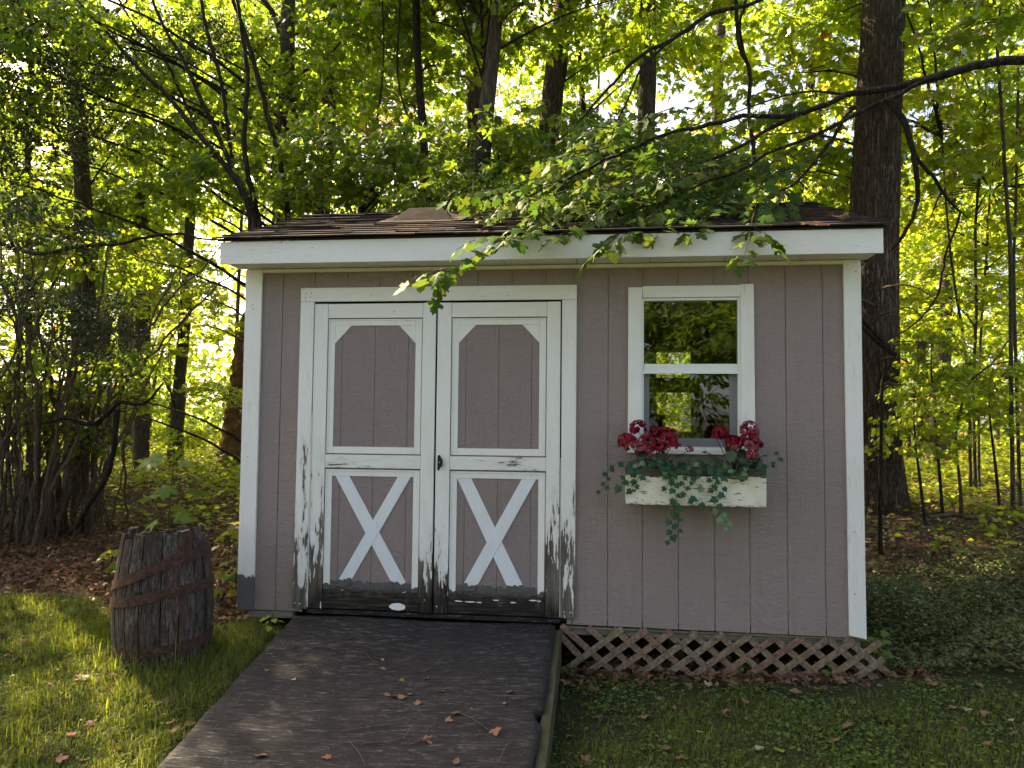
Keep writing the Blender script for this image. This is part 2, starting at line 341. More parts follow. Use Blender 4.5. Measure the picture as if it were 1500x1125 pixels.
    s = NT('steel_screw'); M['steel'] = s.pbr((.5, .48, .45), .35, None, .5, .9)
    s = NT('window_vinyl'); M['vinyl'] = s.pbr((.78, .79, .74), .4, None, .4)
    s = NT('window_screen_grey'); M['screen'] = s.pbr((.20, .205, .22), .6, None, .3)
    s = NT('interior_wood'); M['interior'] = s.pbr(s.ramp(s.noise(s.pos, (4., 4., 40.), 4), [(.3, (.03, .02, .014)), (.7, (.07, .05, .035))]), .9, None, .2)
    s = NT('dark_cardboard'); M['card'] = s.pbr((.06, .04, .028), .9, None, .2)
    s = NT('white_flake'); M['flake'] = s.pbr((.82, .83, .84), .55, None, .3)
    s = NT('potting_soil'); M['soil'] = s.pbr(s.mix(s.noise(s.pos, 60., 3), (.02, .014, .01), (.06, .04, .025)), .95, None, .1)
    s = NT('window_glass'); tr = s.n('ShaderNodeBsdfTransparent'); tr.inputs[0].default_value = (.72, .74, .70, 1)
    gl = s.n('ShaderNodeBsdfGlossy'); gl.inputs['Roughness'].default_value = 0.0; gl.inputs[0].default_value = (1, 1, 1, 1)
    s.lk(s.bump(s.noise(s.pos, (2.5, 2.5, 1.8), 2), .25, .004), gl.inputs['Normal'])
    fr = s.n('ShaderNodeFresnel'); fr.inputs[0].default_value = 1.6
    mx = s.n('ShaderNodeMixShader'); s.lk(s.m('MULTIPLY', fr.outputs[0], 1.15, clamp=True), mx.inputs[0]); s.lk(tr.outputs[0], mx.inputs[1]); s.lk(gl.outputs[0], mx.inputs[2]); s.lk(mx.outputs[0], s.out.inputs[0]); M['glass'] = s.mat
    # ground: soil, worn lawn earth and leaf litter by noise
    s = NT('forest_and_lawn_ground'); v = s.pos; x, y, z = s.sep(v)
    li = s.voro(v, 26., 'F1', 'Color'); lv = s.voro(v, 26.); ff = s.noise(v, 45., 5, .7)
    litter = s.mix(s.m('MULTIPLY', s.sep(li)[0], .9), (.035, .022, .014), (.17, .10, .065)); litter = s.mix(s.rng(lv, .15, .6, 0, .6), litter, (.02, .014, .01))
    litter = s.mix(s.rng(s.noise(v, .9, 4, .6), .45, .62, 0, .85), litter, s.mix(s.sep(li)[1], (.03, .045, .012), (.09, .10, .03)))
    lawn = s.mix(s.rng(ff, .35, .7), (.028, .026, .015), (.045, .065, .020)); lawn = s.mix(s.rng(s.noise(v, 3.5, 4), .5, .68, 0, .7), lawn, (.05, .06, .02))
    f = s.rng(s.m('ADD', y, s.m('MULTIPLY', s.m('SUBTRACT', s.noise(v, 2.2, 3), .5), .8)), -.16, .06, 0, 1)
    M['ground'] = s.pbr(s.mix(f, lawn, litter), .95, s.bump(s.m('ADD', s.m('MULTIPLY', lv, .6), ff), 1., .02), .15)
_m()
M['bark'] = bark_mat('dark_maple_bark', (.016, .012, .009), (.085, .067, .050))
M['bark_oak'] = bark_mat('deep_furrowed_oak_bark', (.035, .024, .016), (.29, .205, .145), (30., 30., 3.2), .035)
M['bark_pale'] = bark_mat('pale_bark', (.10, .08, .05), (.26, .215, .15), (14., 14., 3.), .01)
M['bark_grey'] = bark_mat('grey_brown_bark', (.045, .036, .026), (.145, .118, .088), (24., 24., 5.), .012, .25)
M['bark_gold'] = bark_mat('sunlit_gold_stump', (.12, .06, .02), (.40, .235, .085), (9., 9., 3.), .03)  # golden sunlight on the stump is put into this bark colour
M['twig'] = bark_mat('thin_twig_bark', (.020, .014, .010), (.075, .055, .042), (40., 40., 15.), .002)
M['twig_brown'] = bark_mat('shrub_stem_bark', (.07, .048, .032), (.23, .165, .115), (50., 50., 12.), .003)
GR = (.050, .085, .018)
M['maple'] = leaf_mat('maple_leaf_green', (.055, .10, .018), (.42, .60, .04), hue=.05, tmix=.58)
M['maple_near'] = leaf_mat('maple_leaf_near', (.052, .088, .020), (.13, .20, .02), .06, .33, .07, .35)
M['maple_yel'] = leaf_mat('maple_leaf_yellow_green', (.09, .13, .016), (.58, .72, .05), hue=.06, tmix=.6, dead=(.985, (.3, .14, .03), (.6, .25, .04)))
M['maple_red'] = leaf_mat('red_autumn_leaf', (.30, .09, .07), (.70, .25, .18), hue=.04)
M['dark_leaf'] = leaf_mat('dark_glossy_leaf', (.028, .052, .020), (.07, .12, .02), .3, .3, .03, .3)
M['under'] = leaf_mat('low_woodland_herb', (.12, .17, .022), (.55, .64, .05), .2, .35, .07, .5, dead=(.93, (.25, .13, .04), (.3, .15, .03)))
M['vinca'] = leaf_mat('vinca_leaf', (.125, .150, .058), (.15, .2, .04), .15, .35, .03, .2, dead=(.95, (.10, .10, .03), (.1, .1, .02)))
M['grass'] = leaf_mat('lawn_grass', (.120, .155, .032), (.36, .43, .03), .25, .35, .05, .4, dead=(.93, (.22, .19, .09), (.25, .2, .08)))
M['clover'] = leaf_mat('clover_leaf', (.095, .155, .036), (.24, .36, .03), .2, .3, .04, .3)
M['litter'] = leaf_mat('dry_leaf_litter', (.17, .095, .058), (.20, .10, .04), .15, .55, .04, .2)
M['fallen'] = leaf_mat('dry_fallen_leaf', (.27, .150, .085), (.2, .11, .05), .15, .35, .04, .2)
M['fallen_pale'] = leaf_mat('pale_fallen_leaf', (.42, .33, .22), (.3, .2, .1), .15, .3, .04, .2)
M['fallen_yel'] = leaf_mat('yellow_green_fallen_leaf', (.20, .24, .03), (.3, .33, .03), .15, .3, .04, .2)
M['ivy'] = leaf_mat('ivy_leaf_green', (.028, .085, .042), (.04, .10, .03), .3, .55, .07, .2)
M['ivy_var'] = leaf_mat('ivy_leaf_pale_margin', (.13, .22, .12), (.1, .16, .05), .3, .3, .04, .2)
M['geran'] = leaf_mat('geranium_leaf', (.060, .100, .052), (.05, .10, .03), .2, .3, .05, .2)
M['petal'] = leaf_mat('crimson_petal', (.30, .014, .034), (.22, .01, .02), .2, .35, .03, .25)
M['petal_pink'] = leaf_mat('dusty_pink_petal', (.36, .075, .095), (.22, .03, .035), .2, .4, .03, .25)
M['stem'] = leaf_mat('green_stem', (.05, .07, .025), (.05, .08, .02), .2, .2, .02, .1)

# ---------------------------------------------------------------- setting: ground
def sheet():
    def axis(lo, hi, c0, c1, fine):
        a = list(np.arange(c0, c1, fine)); x = c1; st = fine
        while x < hi: a.append(x); st *= 1.18; x += st
        x = c0-fine; st = fine
        while x > lo: a.insert(0, x); st *= 1.18; x -= st
        return np.array(a)
    X = axis(-160, 160, -5, 4, .09); Y = axis(-60, 220, -3, 4, .09)
    gx, gy = np.meshgrid(X, Y, indexing='ij'); gz = ground_z(gx, gy)
    V = np.stack([gx, gy, gz], -1).reshape(-1, 3); n, m_ = gx.shape
    i, j = np.meshgrid(np.arange(n-1), np.arange(m_-1), indexing='ij')
    F = np.stack([i*m_+j, (i+1)*m_+j, (i+1)*m_+j+1, i*m_+j+1], -1).reshape(-1, 4)
    tag(link('ground', mesh_np('ground', V, F, M['ground'], smooth=True)), kind='structure')
sheet()

# ---------------------------------------------------------------- the shed
shed = thing('shed', 'mauve garden shed with white double doors, one window and a dark shingle roof', 'shed', (0, 0, 0))
def part(mb, name, mat, parent=shed, bevel=.0015, label=None, smooth=False):
    o = mb.build(name, mat, parent, bevel, smooth)
    if label: o['label'] = label
    return o
WT = 2.385; LX, RX, BY = -2.215, 1.405, 2.44
def zb(x): return .307+(x-LX)/(RX-LX)*(-.02)
def strip(cols, openings, y0, y1, name, zbf, parent=shed, mat=None):
    for a, b in zip(cols[:-1], cols[1:]):
        a2, b2 = a+.0022, b-.0022; mb = MB(); mt_ = MB(); cut = any(o[0] <= a2 and b2 <= o[1] for o in openings); xs = sorted({a2, b2, *[q for o in openings for q in o[:2] if a2 < q < b2]})
        for u, v in zip(xs[:-1], xs[1:]):
            mid = (u+v)/2; spans = [(None, WT)]
            for o in openings:
                if o[0] < mid < o[1]: spans = [(None, o[2]), (o[3], WT)]
            for lo, hi in spans:
                zl, zr = (zbf(u), zbf(v)) if lo is None else (lo, lo)
                if hi <= zl: continue
                (mt_ if cut and lo is not None else mb).hexa([(u, y0, zl), (v, y0, zr), (v, y1, zr), (u, y1, zl), (u, y0, hi), (v, y0, hi), (v, y1, hi), (u, y1, hi)])
        for q in (mb, mt_):
            if q.v: part(q, name, mat or M['mauve'], parent)
cols = [-2.18, -1.99, -1.785, -1.577, -1.375, -1.17, -.97, -.77, -.565, -.365, -.198, .003, .200, .402, .604, .797, 1.002, 1.204, 1.37]
OPF = [(-1.82, -.23, .0, 2.21), (.17, .77, 1.33, 2.20)]
strip(cols, OPF, 0, .0045, 'siding_panel', zb)
mb = MB()
for x0, x1, z0, z1 in [(-2.19, -1.82, .33, WT), (-1.82, -.23, 2.21, WT), (-.23, .17, .33, WT), (.17, .77, .33, 1.33), (.17, .77, 2.20, WT), (.77, 1.38, .33, WT)]:
    mb.box(x0, x1, .0052, .03, z0, z1)
part(mb, 'wall', M['mauve'], bevel=0)
# side and back walls (the back wall has the window seen through the front one)
strip2 = MB()
for X0, X1 in ((LX+.012, LX+.03), (RX-.03, RX-.012)): strip2.box(X0, X1, .031, BY, .31, WT+.02)
part(strip2, 'side_wall', M['mauve'], bevel=0)
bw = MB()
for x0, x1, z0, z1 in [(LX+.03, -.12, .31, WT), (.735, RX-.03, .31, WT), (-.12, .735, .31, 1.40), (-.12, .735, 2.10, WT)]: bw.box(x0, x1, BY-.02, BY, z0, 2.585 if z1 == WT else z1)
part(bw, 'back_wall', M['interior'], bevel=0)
for x0, x1 in ((LX+.002, LX+.0118), (RX-.0118, RX-.002)):
    for k in range(12):
        y0 = .032+k*.2; part(MB().box(x0, x1, y0+.004, min(y0+.196, BY), .30, WT+.02), 'siding_panel', M['mauve'], bevel=0)
g = MB()
for x0, x1 in ((LX+.004, LX+.03), (RX-.03, RX-.004)):
    g.add([(x0, -.02, WT+.02), (x0, BY+.02, WT+.02), (x0, 1.22, 3.0), (x1, -.02, WT+.02), (x1, BY+.02, WT+.02), (x1, 1.22, 3.0)], [(0, 2, 1), (3, 4, 5), (0, 1, 4, 3), (1, 2, 5, 4), (2, 0, 3, 5)])
part(g, 'gable', M['mauve'], bevel=0)
part(MB().box(LX+.03, RX-.03, .031, BY-.02, .30, .33), 'floor_deck', M['interior'], bevel=0)
# corner boards: front face and side return
part(MB().prism([(-2.225, zb(-2.2)+.001), (-2.120, zb(-2.1)), (-2.122, WT), (-2.228, WT)], -.018, -.0005), 'corner_trim', M['corner_l'], label='left corner board with bare grey foot')
part(MB().prism([(1.322, .302), (1.411, .285), (1.404, WT), (1.316, WT)], -.018, -.0005), 'corner_trim', M['corner_r'], label='right corner board flaked at the foot')
part(MB().box(LX-.010, LX+.001, -.0004, .09, .30, WT), 'corner_trim', M['corner_l']); part(MB().box(RX-.001, RX+.010, -.0004, .09, .29, WT), 'corner_trim', M['corner_r'])
# skid timbers under the wall
part(MB().box(-2.16, -1.88, .005, .06, .262, .299), 'skid_board', M['skid']); part(MB().box(-.27, 1.39, .02, .07, .235, .283), 'skid_board', M['skid'])
part(MB().box(-2.17, 1.38, .30, .38, .10, .29), 'floor_joist', M['interior'])
for x in (-2.12, -.9, .35, 1.33): part(MB().box(x, x+.09, .1, 2.4, -.1, .295), 'floor_joist', M['interior'])
# eaves: fascia, soffit, rake boards
FZ0, FZ1 = 2.377, 2.510
part(MB().box(-2.295, 1.464, -.218, -.20, FZ0, FZ1), 'fascia', M['white_h'])
sx = np.arange(-2.28, 1.45, .42)
for a, b in zip(sx, list(sx[1:])+[1.452]): part(MB().box(a+.002, b-.002, -.1995, -.0005, FZ0+.012, FZ0+.022), 'soffit_board', M['white'])
part(MB().box(-2.12, 1.32, -.0185, -.0008, WT-.022, WT-.001), 'frieze_board', M['header'])
sl_ = (3.05-2.525)/1.42
for x0, x1 in ((-2.295, -2.277), (1.446, 1.464)):
    part(MB().add([(x0, -.1995, FZ0), (x0, 1.22, 2.95), (x0, 1.22, 3.03), (x0, -.1995, 2.505), (x1, -.1995, FZ0), (x1, 1.22, 2.95), (x1, 1.22, 3.03), (x1, -.1995, 2.505)],
         [(0, 1, 2, 3), (7, 6, 5, 4), (0, 4, 5, 1), (3, 2, 6, 7), (0, 3, 7, 4), (1, 5, 6, 2)]), 'rake_board', M['white_h'])
    part(MB().add([(x0, 2.64, FZ0), (x0, 1.2205, 2.95), (x0, 1.2205, 3.03), (x0, 2.64, 2.505), (x1, 2.64, FZ0), (x1, 1.2205, 2.95), (x1, 1.2205, 3.03), (x1, 2.64, 2.505)],
         [(3, 2, 1, 0), (4, 5, 6, 7), (1, 5, 4, 0), (7, 6, 2, 3), (4, 7, 3, 0), (2, 6, 5, 1)]), 'rake_board', M['white_h'])
roof = part(MB().add([(-2.31, -.225, 2.512), (1.48, -.225, 2.512), (1.48, 1.22, 3.045), (-2.31, 1.22, 3.045), (-2.31, -.225, 2.522), (1.48, -.225, 2.522), (1.48, 1.22, 3.055), (-2.31, 1.22, 3.055),
                      (-2.31, 2.665, 2.512), (1.48, 2.665, 2.512), (-2.31, 2.665, 2.522), (1.48, 2.665, 2.522)],
      [(0, 3, 2, 1), (4, 5, 6, 7), (0, 1, 5, 4), (0, 4, 7, 3), (1, 2, 6, 5), (3, 8, 9, 2), (7, 6, 11, 10), (8, 10, 11, 9), (3, 7, 10, 8), (2, 9, 11, 6)]), 'roof', M['shingle'], bevel=0)
ru = Vector((0, 1.445, .533)).normalized(); rn = Vector((0, -ru.z, ru.y)); base = Vector((0, -.245, 2.519))
def shingle(x0, x1, s0, ln, off, lift):
    a = base+ru*s0+rn*(off+.010+lift); b = base+ru*(s0+ln)+rn*(off*.5+.001); t = rn*.009
    mb = MB(); sk = random.uniform(-.004, .004)
    mb.hexa([(x0, a.y, a.z-.009), (x1, a.y, a.z-.009+sk), (x1, b.y, b.z-.004), (x0, b.y, b.z-.004), (x0, a.y, a.z), (x1, a.y, a.z+sk), (x1, b.y, b.z+.001), (x0, b.y, b.z+.001)])
    return mb
for r_ in range(12):
    x = -2.335-random.random()*.2; s0 = r_*.127
    while x < 1.50:
        wd = random.choice([.16, .22, .28, .34, .42]); x0, x1 = max(x, -2.33-.01*random.random()), min(x+wd-.004, 1.505)
        if x1-x0 > .03: part(shingle(x0, x1, s0-random.choice([0, 0, .003]), min(.165, 1.53-s0), 0.004, random.choice([0, 0, .002, .003])), 'shingle', M['shingle'], roof, bevel=0)
        x += wd
mb = MB()
for r_ in range(12):
    for k in range(13):
        x0 = -2.32+k*.293+(r_ % 3)*.02; x1 = min(x0+.289, 1.5); y = 2.66-r_*.120; z = 2.535+r_*.044
        mb.hexa([(x0, y-.14, z+.05), (x1, y-.14, z+.05), (x1, y, z-.008), (x0, y, z-.008), (x0, y-.14, z+.056), (x1, y-.14, z+.056), (x1, y, z+.004), (x0, y, z+.004)])
tag(part(mb, 'rear_shingles', M['shingle'], roof, bevel=0), kind='stuff')
for k in range(16):
    x0 = -2.33+k*.24; x1 = min(x0+.262, 1.50)
    part(MB().add([(x0, 1.12, 3.045), (x0, 1.225, 3.079+k % 2*.003), (x0, 1.33, 3.045), (x1, 1.12, 3.040), (x1, 1.225, 3.074), (x1, 1.33, 3.040)], [(0, 3, 4, 1), (1, 4, 5, 2), (0, 1, 2), (3, 5, 4), (0, 2, 5, 3)]), 'ridge_cap', M['shingle'], roof, bevel=0)
# roof vent
va = P(568, 331, .52); vb = P(660, 331, .52); v0 = .52
def rz(y): return 2.522+(y+.225)*.3688+.012
c = [(va[0], v0, rz(v0)), (vb[0]+.02, v0, rz(v0)), (vb[0]+.02, v0+.36, rz(v0+.36)), (va[0], v0+.36, rz(v0+.36))]
tz = P(615, 307, v0+.16)[2]
t = [(va[0]+.115, v0+.12, tz), (vb[0]-.085, v0+.12, tz+.004), (vb[0]-.085, v0+.27, tz+.012), (va[0]+.115, v0+.27, tz+.012)]
part(MB().hexa(c+t), 'vent', M['vent'], roof, bevel=.004)
part(MB().hexa([(va[0]-.06, v0-.07, rz(v0-.07)), (vb[0]+.08, v0-.07, rz(v0-.07)), (vb[0]+.08, v0+.42, rz(v0+.42)), (va[0]-.06, v0+.42, rz(v0+.42)), (va[0]-.06, v0-.07, rz(v0-.07)+.008), (vb[0]+.08, v0-.07, rz(v0-.07)+.008), (vb[0]+.08, v0+.42, rz(v0+.42)+.008), (va[0]-.06, v0+.42, rz(v0+.42)+.008)]), 'vent_flange', M['vent'], roof)

# door surround
HZ0, HZ1 = 2.180, 2.262
part(MB().prism([(-1.868, HZ0), (-.181, HZ0-.002), (-.181, HZ1+.002), (-1.868, HZ1+.002)], -.020, -.0006), 'door_header', M['header'])
part(MB().prism([(-1.872, .328), (-1.785, .328), (-1.782, HZ0-.0015), (-1.867, HZ0-.0015)], -.020, -.0006), 'door_jamb', M['jamb_l'], label='left jamb with paint flaking in long strips')
part(MB().prism([(-.266, .335), (-.183, .335), (-.181, HZ0-.0035), (-.266, HZ0-.0035)], -.020, -.0006), 'door_jamb', M['jamb_r'], label='right jamb bare at the foot')
part(MB().box(-1.82, -.23, .06, .075, .33, 2.22), 'door_stop', M['interior'], bevel=0)
part(MB().box(-1.783, -.268, -.012, .05, .302, .325), 'door_sill', M['ramp'])

def door(x0, x1, inner_right, braces, label):
    """x0..x1 outer edges"""
    d = part(MB().box(x0+.02, x1-.02, .004, .03, .345, 2.15), 'door', M['mauve_door'], bevel=0, label=label)
    zt, z0_ = 2.166, .332
    lw, rw = .084, .080
    pl, pr = x0+lw, x1-rw
    part(MB().prism([(x0, z0_), (pl, z0_), (pl-.001, zt), (x0, zt)], -.016, .0035), 'stile', M['stile'] if inner_right is False else M['stile_l'], d)
    part(MB().prism([(pr, z0_), (x1, z0_), (x1, zt), (pr+.001, zt)], -.016, .0035), 'stile', M['stile'] if inner_right else M['stile_l'], d)
    part(MB().box(pl+.001, pr-.001, -.0145, .0035, 2.078, zt-.001), 'top_rail', M['header'], d)
    part(MB().box(pl+.001, pr-.001, -.0145, .0035, 1.172, 1.250), 'middle_rail', M['rail'], d)
    part(MB().box(pl+.001, pr-.001, -.0130, .0035, z0_+.005, .437), 'bottom_rail', M['rot'], d)
    # panel mouldings: flat margin strips with a raised lip
    mw = .040
    def frame(za, zb_, nm, m):
        a, b = pl+.004, pr-.004
        for q in (MB().box(a, a+mw, -.006, .0036, za, zb_), MB().box(b-mw, b, -.006, .0036, za, zb_), MB().box(a+mw+.0005, b-mw-.0005, -.006, .0036, zb_-mw, zb_)):
            part(q, nm, m, d)
        if za > 1: part(MB().box(a+mw+.0005, b-mw-.0005, -.006, .0036, za, za+mw), nm, m, d)
        for q in (MB().box(a+.001, a+.009, -.0105, -.0062, za, zb_-.001), MB().box(b-.009, b-.001, -.0105, -.0062, za, zb_-.001), MB().box(a+.0095, b-.0095, -.0105, -.0062, zb_-.009, zb_-.001)):
            part(q, nm+'_lip', m, d)
    frame(1.258, 2.072, 'panel_moulding', M['mould']); frame(.445, 1.162, 'panel_moulding', M['mould'])
    a, b = pl+.004+mw, pr-.004-mw; t_ = 2.072-mw
    part(MB().prism([(a+.0006, t_-.108), (a+.102, t_-.0006), (a+.0006, t_-.0006)], -.0055, .0036), 'corner_block', M['mould'], d)
    part(MB().prism([(b-.0006, t_-.108), (b-.0006, t_-.0006), (b-.102, t_-.0006)], -.0055, .0036), 'corner_block', M['mould'], d)
    # mauve inset boards, with fine joints
    j = [a-.01, a+.045, a+(b-a)*.50, b-.045, b+.01]
    for u, v in zip(j[:-1], j[1:]):
        part(MB().box(u+.0014, v-.0014, -.0008, .0037, 1.27, t_+.01), 'inset_board', M['mauve_door'], d, bevel=0); part(MB().box(u+.0014, v-.0014, -.0008, .0037, .447, 1.125), 'inset_board', M['mauve_door'], d, bevel=0)
    for k_, (top0, top1, bot0, bot1) in enumerate(braces):
        z1_, z2_ = 1.1215, .462
        part(MB().prism([(bot0, z2_), (bot1, z2_), (top1, z1_), (top0, z1_)], -.0046-.0022*k_, -.0012-.002*k_), 'cross_brace', M['brace'], d)
    return d
dl = door(-1.777, -1.022, True, [(-1.628, -1.541, -1.250, -1.158), (-1.242, -1.162, -1.617, -1.538)], 'left door with a white cross brace and dark rotten foot')
dr = door(-1.010, -.275, False, [(-.882, -.796, -.560, -.462), (-.497, -.412, -.858, -.772)], 'right door with a white cross brace, black latch and dark rotten foot')
# white flakes and patches left on the dark bottom rails
def blob(cx, cz, rx, rz_, y, name, mat, parent, n=18, j=.18):
    pts = [(cx+rx*math.cos(a)*(1+random.uniform(-j, j)), cz+rz_*math.sin(a)*(1+random.uniform(-j, j))) for a in [2*math.pi*i/n for i in range(n)]]
    return part(MB().prism(pts, y-.0012, y), name, mat, parent, bevel=0)
blob(P(583, 888)[0], P(583, 888)[2], .05, .021, -.0132, 'paint_patch', M['flake'], dl, 22, .07)
for px, rx in ((672, .022), (690, .03), (703, .016), (727, .02), (752, .018), (781, .022), (790, .012)): blob(P(px, 878)[0], P(px, 879+random.uniform(-1, 2.5))[2]-.002, rx, .0035, -.0135, 'paint_patch', M['flake'], dr, 12, .4)
for px, py in ((503, 863), (641, 887), (595, 866), (592, 867), (827, 895), (836, 896), (434, 882), (441, 883)):
    blob(P(px, py)[0], P(px, py)[2], .004, .0035, -.0212, 'paint_patch', M['flake'], shed, 8, .3)
part(MB().prism([(-1.783, .34), (-1.779, .34), (-1.7785, 1.5), (-1.7815, 1.5)], -.021, -.0005), 'bright_edge_strip', M['flake']); part(MB().prism([(-.2705, .34), (-.2675, .34), (-.2675, 1.25), (-.2695, 1.25)], -.021, -.0005), 'bright_edge_strip', M['flake'])
# latch
lx, lz = -.981, 1.214
plt = [(lx+.014*math.cos(a), lz+.030*math.sin(a)) for a in [2*math.pi*i/18 for i in range(18)]]
lt = part(MB().prism(plt, -.022, -.0163), 'latch', M['black'], dr, .0015)
mbk = MB(); prof = [(.016, 0), (.017, -.006), (.013, -.014), (.006, -.016)]
n = 16; mbk.add([(lx+r*math.cos(2*math.pi*i/n), -.0222+y_, lz+r*math.sin(2*math.pi*i/n)) for r, y_ in prof for i in range(n)], [(jj*n+i, jj*n+(i+1) % n, (jj+1)*n+(i+1) % n, (jj+1)*n+i) for jj in range(3) for i in range(n)]+[[3*n+i for i in range(n)]])
part(mbk, 'knob', M['black'], dr, 0, smooth=True)
part(MB().prism([(lx-.012, lz-.044), (lx-.003, lz-.050), (lx+.006, lz-.030), (lx+.008, lz+.035), (lx-.002, lz+.046), (lx-.011, lz+.038)], -.046, -.0385), 'latch_lever', M['black'], dr, .002)
blob(lx-.001, lz+.001, .0045, .0045, -.0465, 'screw_head', M['steel'], dr, 10, 0)
# nail holes on the boards
def hole(px, py, y=-.0205, r=.0028, par=shed): blob(P(px, py)[0], P(px, py)[2], r, r*1.15, y, 'nail_hole', M['black'], par, 7, .3)
for px, py in ((447, 425), (450, 431), (449, 437), (450, 441), (458, 430), (457, 436), (579, 457), (745, 434), (545, 434)): hole(px, py)
for px, py in ((433, 361), (436, 364), (434, 367), (441, 362), (445, 358), (373, 368), (328, 366), (343, 359), (476, 362), (477, 375), (1183, 345), (900, 372)): hole(px, py, -.2185, .0038 if 430 < px < 443 else .0026)
for px, py in ((372, 447), (373, 453), (365, 669), (1252, 399), (1251, 869), (1250, 779)): hole(px, py, -.0185)

# window
win = part(MB().box(.19, .765, .008, .06, 2.165, 2.185).box(.19, .765, .008, .06, 1.30, 1.325), 'window', M['vinyl'])
wt_ = M['white']
part(MB().prism([(.117, 1.285), (.196, 1.285), (.196, 2.175), (.200, 2.244), (.118, 2.244)], -.020, -.0006), 'window_casing', wt_, win)
part(MB().prism([(.752, 1.285), (.828, 1.285), (.825, 2.256), (.752, 2.254)], -.020, -.0006), 'window_casing', wt_, win)
part(MB().box(.2005, .7515, -.0195, -.0006, 2.183, 2.250), 'window_casing', wt_, win); part(MB().box(.1965, .7515, -.024, .01, 1.282, 1.302), 'window_sill', M['vinyl'], win)
for q in (MB().box(.1965, .2075, -.012, .05, 1.303, 2.180), MB().box(.737, .7515, -.012, .05, 1.303, 2.180), MB().box(.208, .7365, -.012, .05, 2.166, 2.180), MB().box(.208, .7365, -.012, .05, 1.303, 1.322)): part(q, 'window_frame', M['vinyl'], win)
up = MB().box(.208, .7365, -.002, .018, 1.745, 1.799); part(up, 'meeting_rail', M['vinyl'], win); part(MB().box(.196, .748, -.0145, -.0025, 1.741, 1.752), 'meeting_rail', M['vinyl'], win)
part(MB().box(.2076, .7368, .010, .014, 1.7995, 2.1655), 'window_pane', M['glass'], win, bevel=0); part(MB().box(.240, .694, .030, .034, 1.372, 1.738), 'window_pane', M['glass'], win, bevel=0)
for q in (MB().box(.2086, .2395, .022, .04, 1.323, 1.744), MB().box(.6945, .7362, .022, .04, 1.323, 1.744), MB().box(.2398, .6942, .022, .04, 1.323, 1.3715)): part(q, 'sash_stile', M['screen'], win)
# back window of the shed, seen through the panes
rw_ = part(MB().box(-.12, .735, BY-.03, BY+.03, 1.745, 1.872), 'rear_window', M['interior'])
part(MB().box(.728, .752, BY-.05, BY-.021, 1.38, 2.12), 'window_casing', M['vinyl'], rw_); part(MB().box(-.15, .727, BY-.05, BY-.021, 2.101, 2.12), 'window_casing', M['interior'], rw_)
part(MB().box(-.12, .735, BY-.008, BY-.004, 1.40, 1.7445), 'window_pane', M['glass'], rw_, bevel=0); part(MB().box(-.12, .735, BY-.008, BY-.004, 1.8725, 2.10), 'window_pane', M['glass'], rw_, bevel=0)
# lattice skirt: front slats rise to the right, rear ones to the left
lat = part(MB().box(-.27, 1.42, .008, .018, .272, .282), 'lattice', M['skid'])
def slat(xb, xt, zb0, zt0, y):
    w2 = .0178; dx, dz = xt-xb, zt0-zb0; L = math.hypot(dx, dz); nx, nz = -dz/L*w2, dx/L*w2
    if dx < 0: nx, nz = -nx, -nz
    pts = [(xb+nx, zb0+nz), (xb-nx, zb0-nz), (xt-nx, zt0-nz), (xt+nx, zt0+nz)]
    if dx > 0: pts = [(xb-nx, zb0-nz)[0:2], ] and [(xb+nx, zb0+nz), (xb-nx, zb0-nz), (xt-nx, zt0-nz), (xt+nx, zt0+nz)]
    part(MB().prism(pts, y, y+.0065), 'slat', M['lattice'], lat, .001)
for k in range(12):
    xb = -.255+k*.1435; zt_ = .288-.0015*k; g_ = float(ground_z(xb, 0)); b0 = max(min(.03, g_+.0), g_-.015)
    h_ = zt_-b0; top = xb+h_*1.32
    if k == 11: slat(xb, 1.50, b0, b0+(1.50-xb)/1.32, -.012)
    else: slat(xb, top, b0, zt_, -.012)
    x2 = xb+.29; 
    if k < 11: slat(x2+.02, x2+.02-h_*1.2, b0, zt_, -.0035)
slat(1.545, 1.545-.245, .09, .28, -.0035); slat(-.265+.13, -.265, .03+.07, .03+.20, -.0035)

# clutter inside the shed
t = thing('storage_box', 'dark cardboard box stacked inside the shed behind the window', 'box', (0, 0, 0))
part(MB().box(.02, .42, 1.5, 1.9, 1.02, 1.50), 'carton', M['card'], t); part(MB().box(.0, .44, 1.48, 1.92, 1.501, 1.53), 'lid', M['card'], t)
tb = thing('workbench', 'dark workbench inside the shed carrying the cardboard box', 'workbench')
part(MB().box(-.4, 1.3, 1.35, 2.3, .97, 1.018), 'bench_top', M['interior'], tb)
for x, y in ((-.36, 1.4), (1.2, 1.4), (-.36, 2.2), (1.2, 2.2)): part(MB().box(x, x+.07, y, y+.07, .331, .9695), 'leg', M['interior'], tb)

# ---------------------------------------------------------------- ramp
ramp = thing('ramp', 'weathered dark plywood ramp sloping down from the shed doors', 'ramp')
nx_, ny_ = 42, 60
A0, A1, B0, B1 = np.array([-1.850, -.03, .288]), np.array([-.291, -.03, .300]), np.array([-1.812, -1.47, .030]), np.array([-.270, -1.47, .105])
ext = 1.42
B0 = A0+(B0-A0)*ext; B1 = A1+(B1-A1)*ext
V = []; 
for j in range(ny_+1):
    for i in range(nx_+1):
        u, v = i/nx_, j/ny_; p = (A0*(1-u)+A1*u)*(1-v)+(B0*(1-u)+B1*u)*v
        wp = .006*math.sin(u*7+v*3)+.0012*math.sin(v*23+u*11)
        e = 0
        if i == nx_: e = -.016*max(0, math.sin(v*9+1))*v-.012*abs(math.sin(v*41))*v-(.05*math.exp(-((v-.50)/.018)**2))
        if i == 0: e = .003*math.sin(v*33)
        V.append((p[0]+e, p[1], p[2]+wp-(.012 if i == nx_ else 0)))
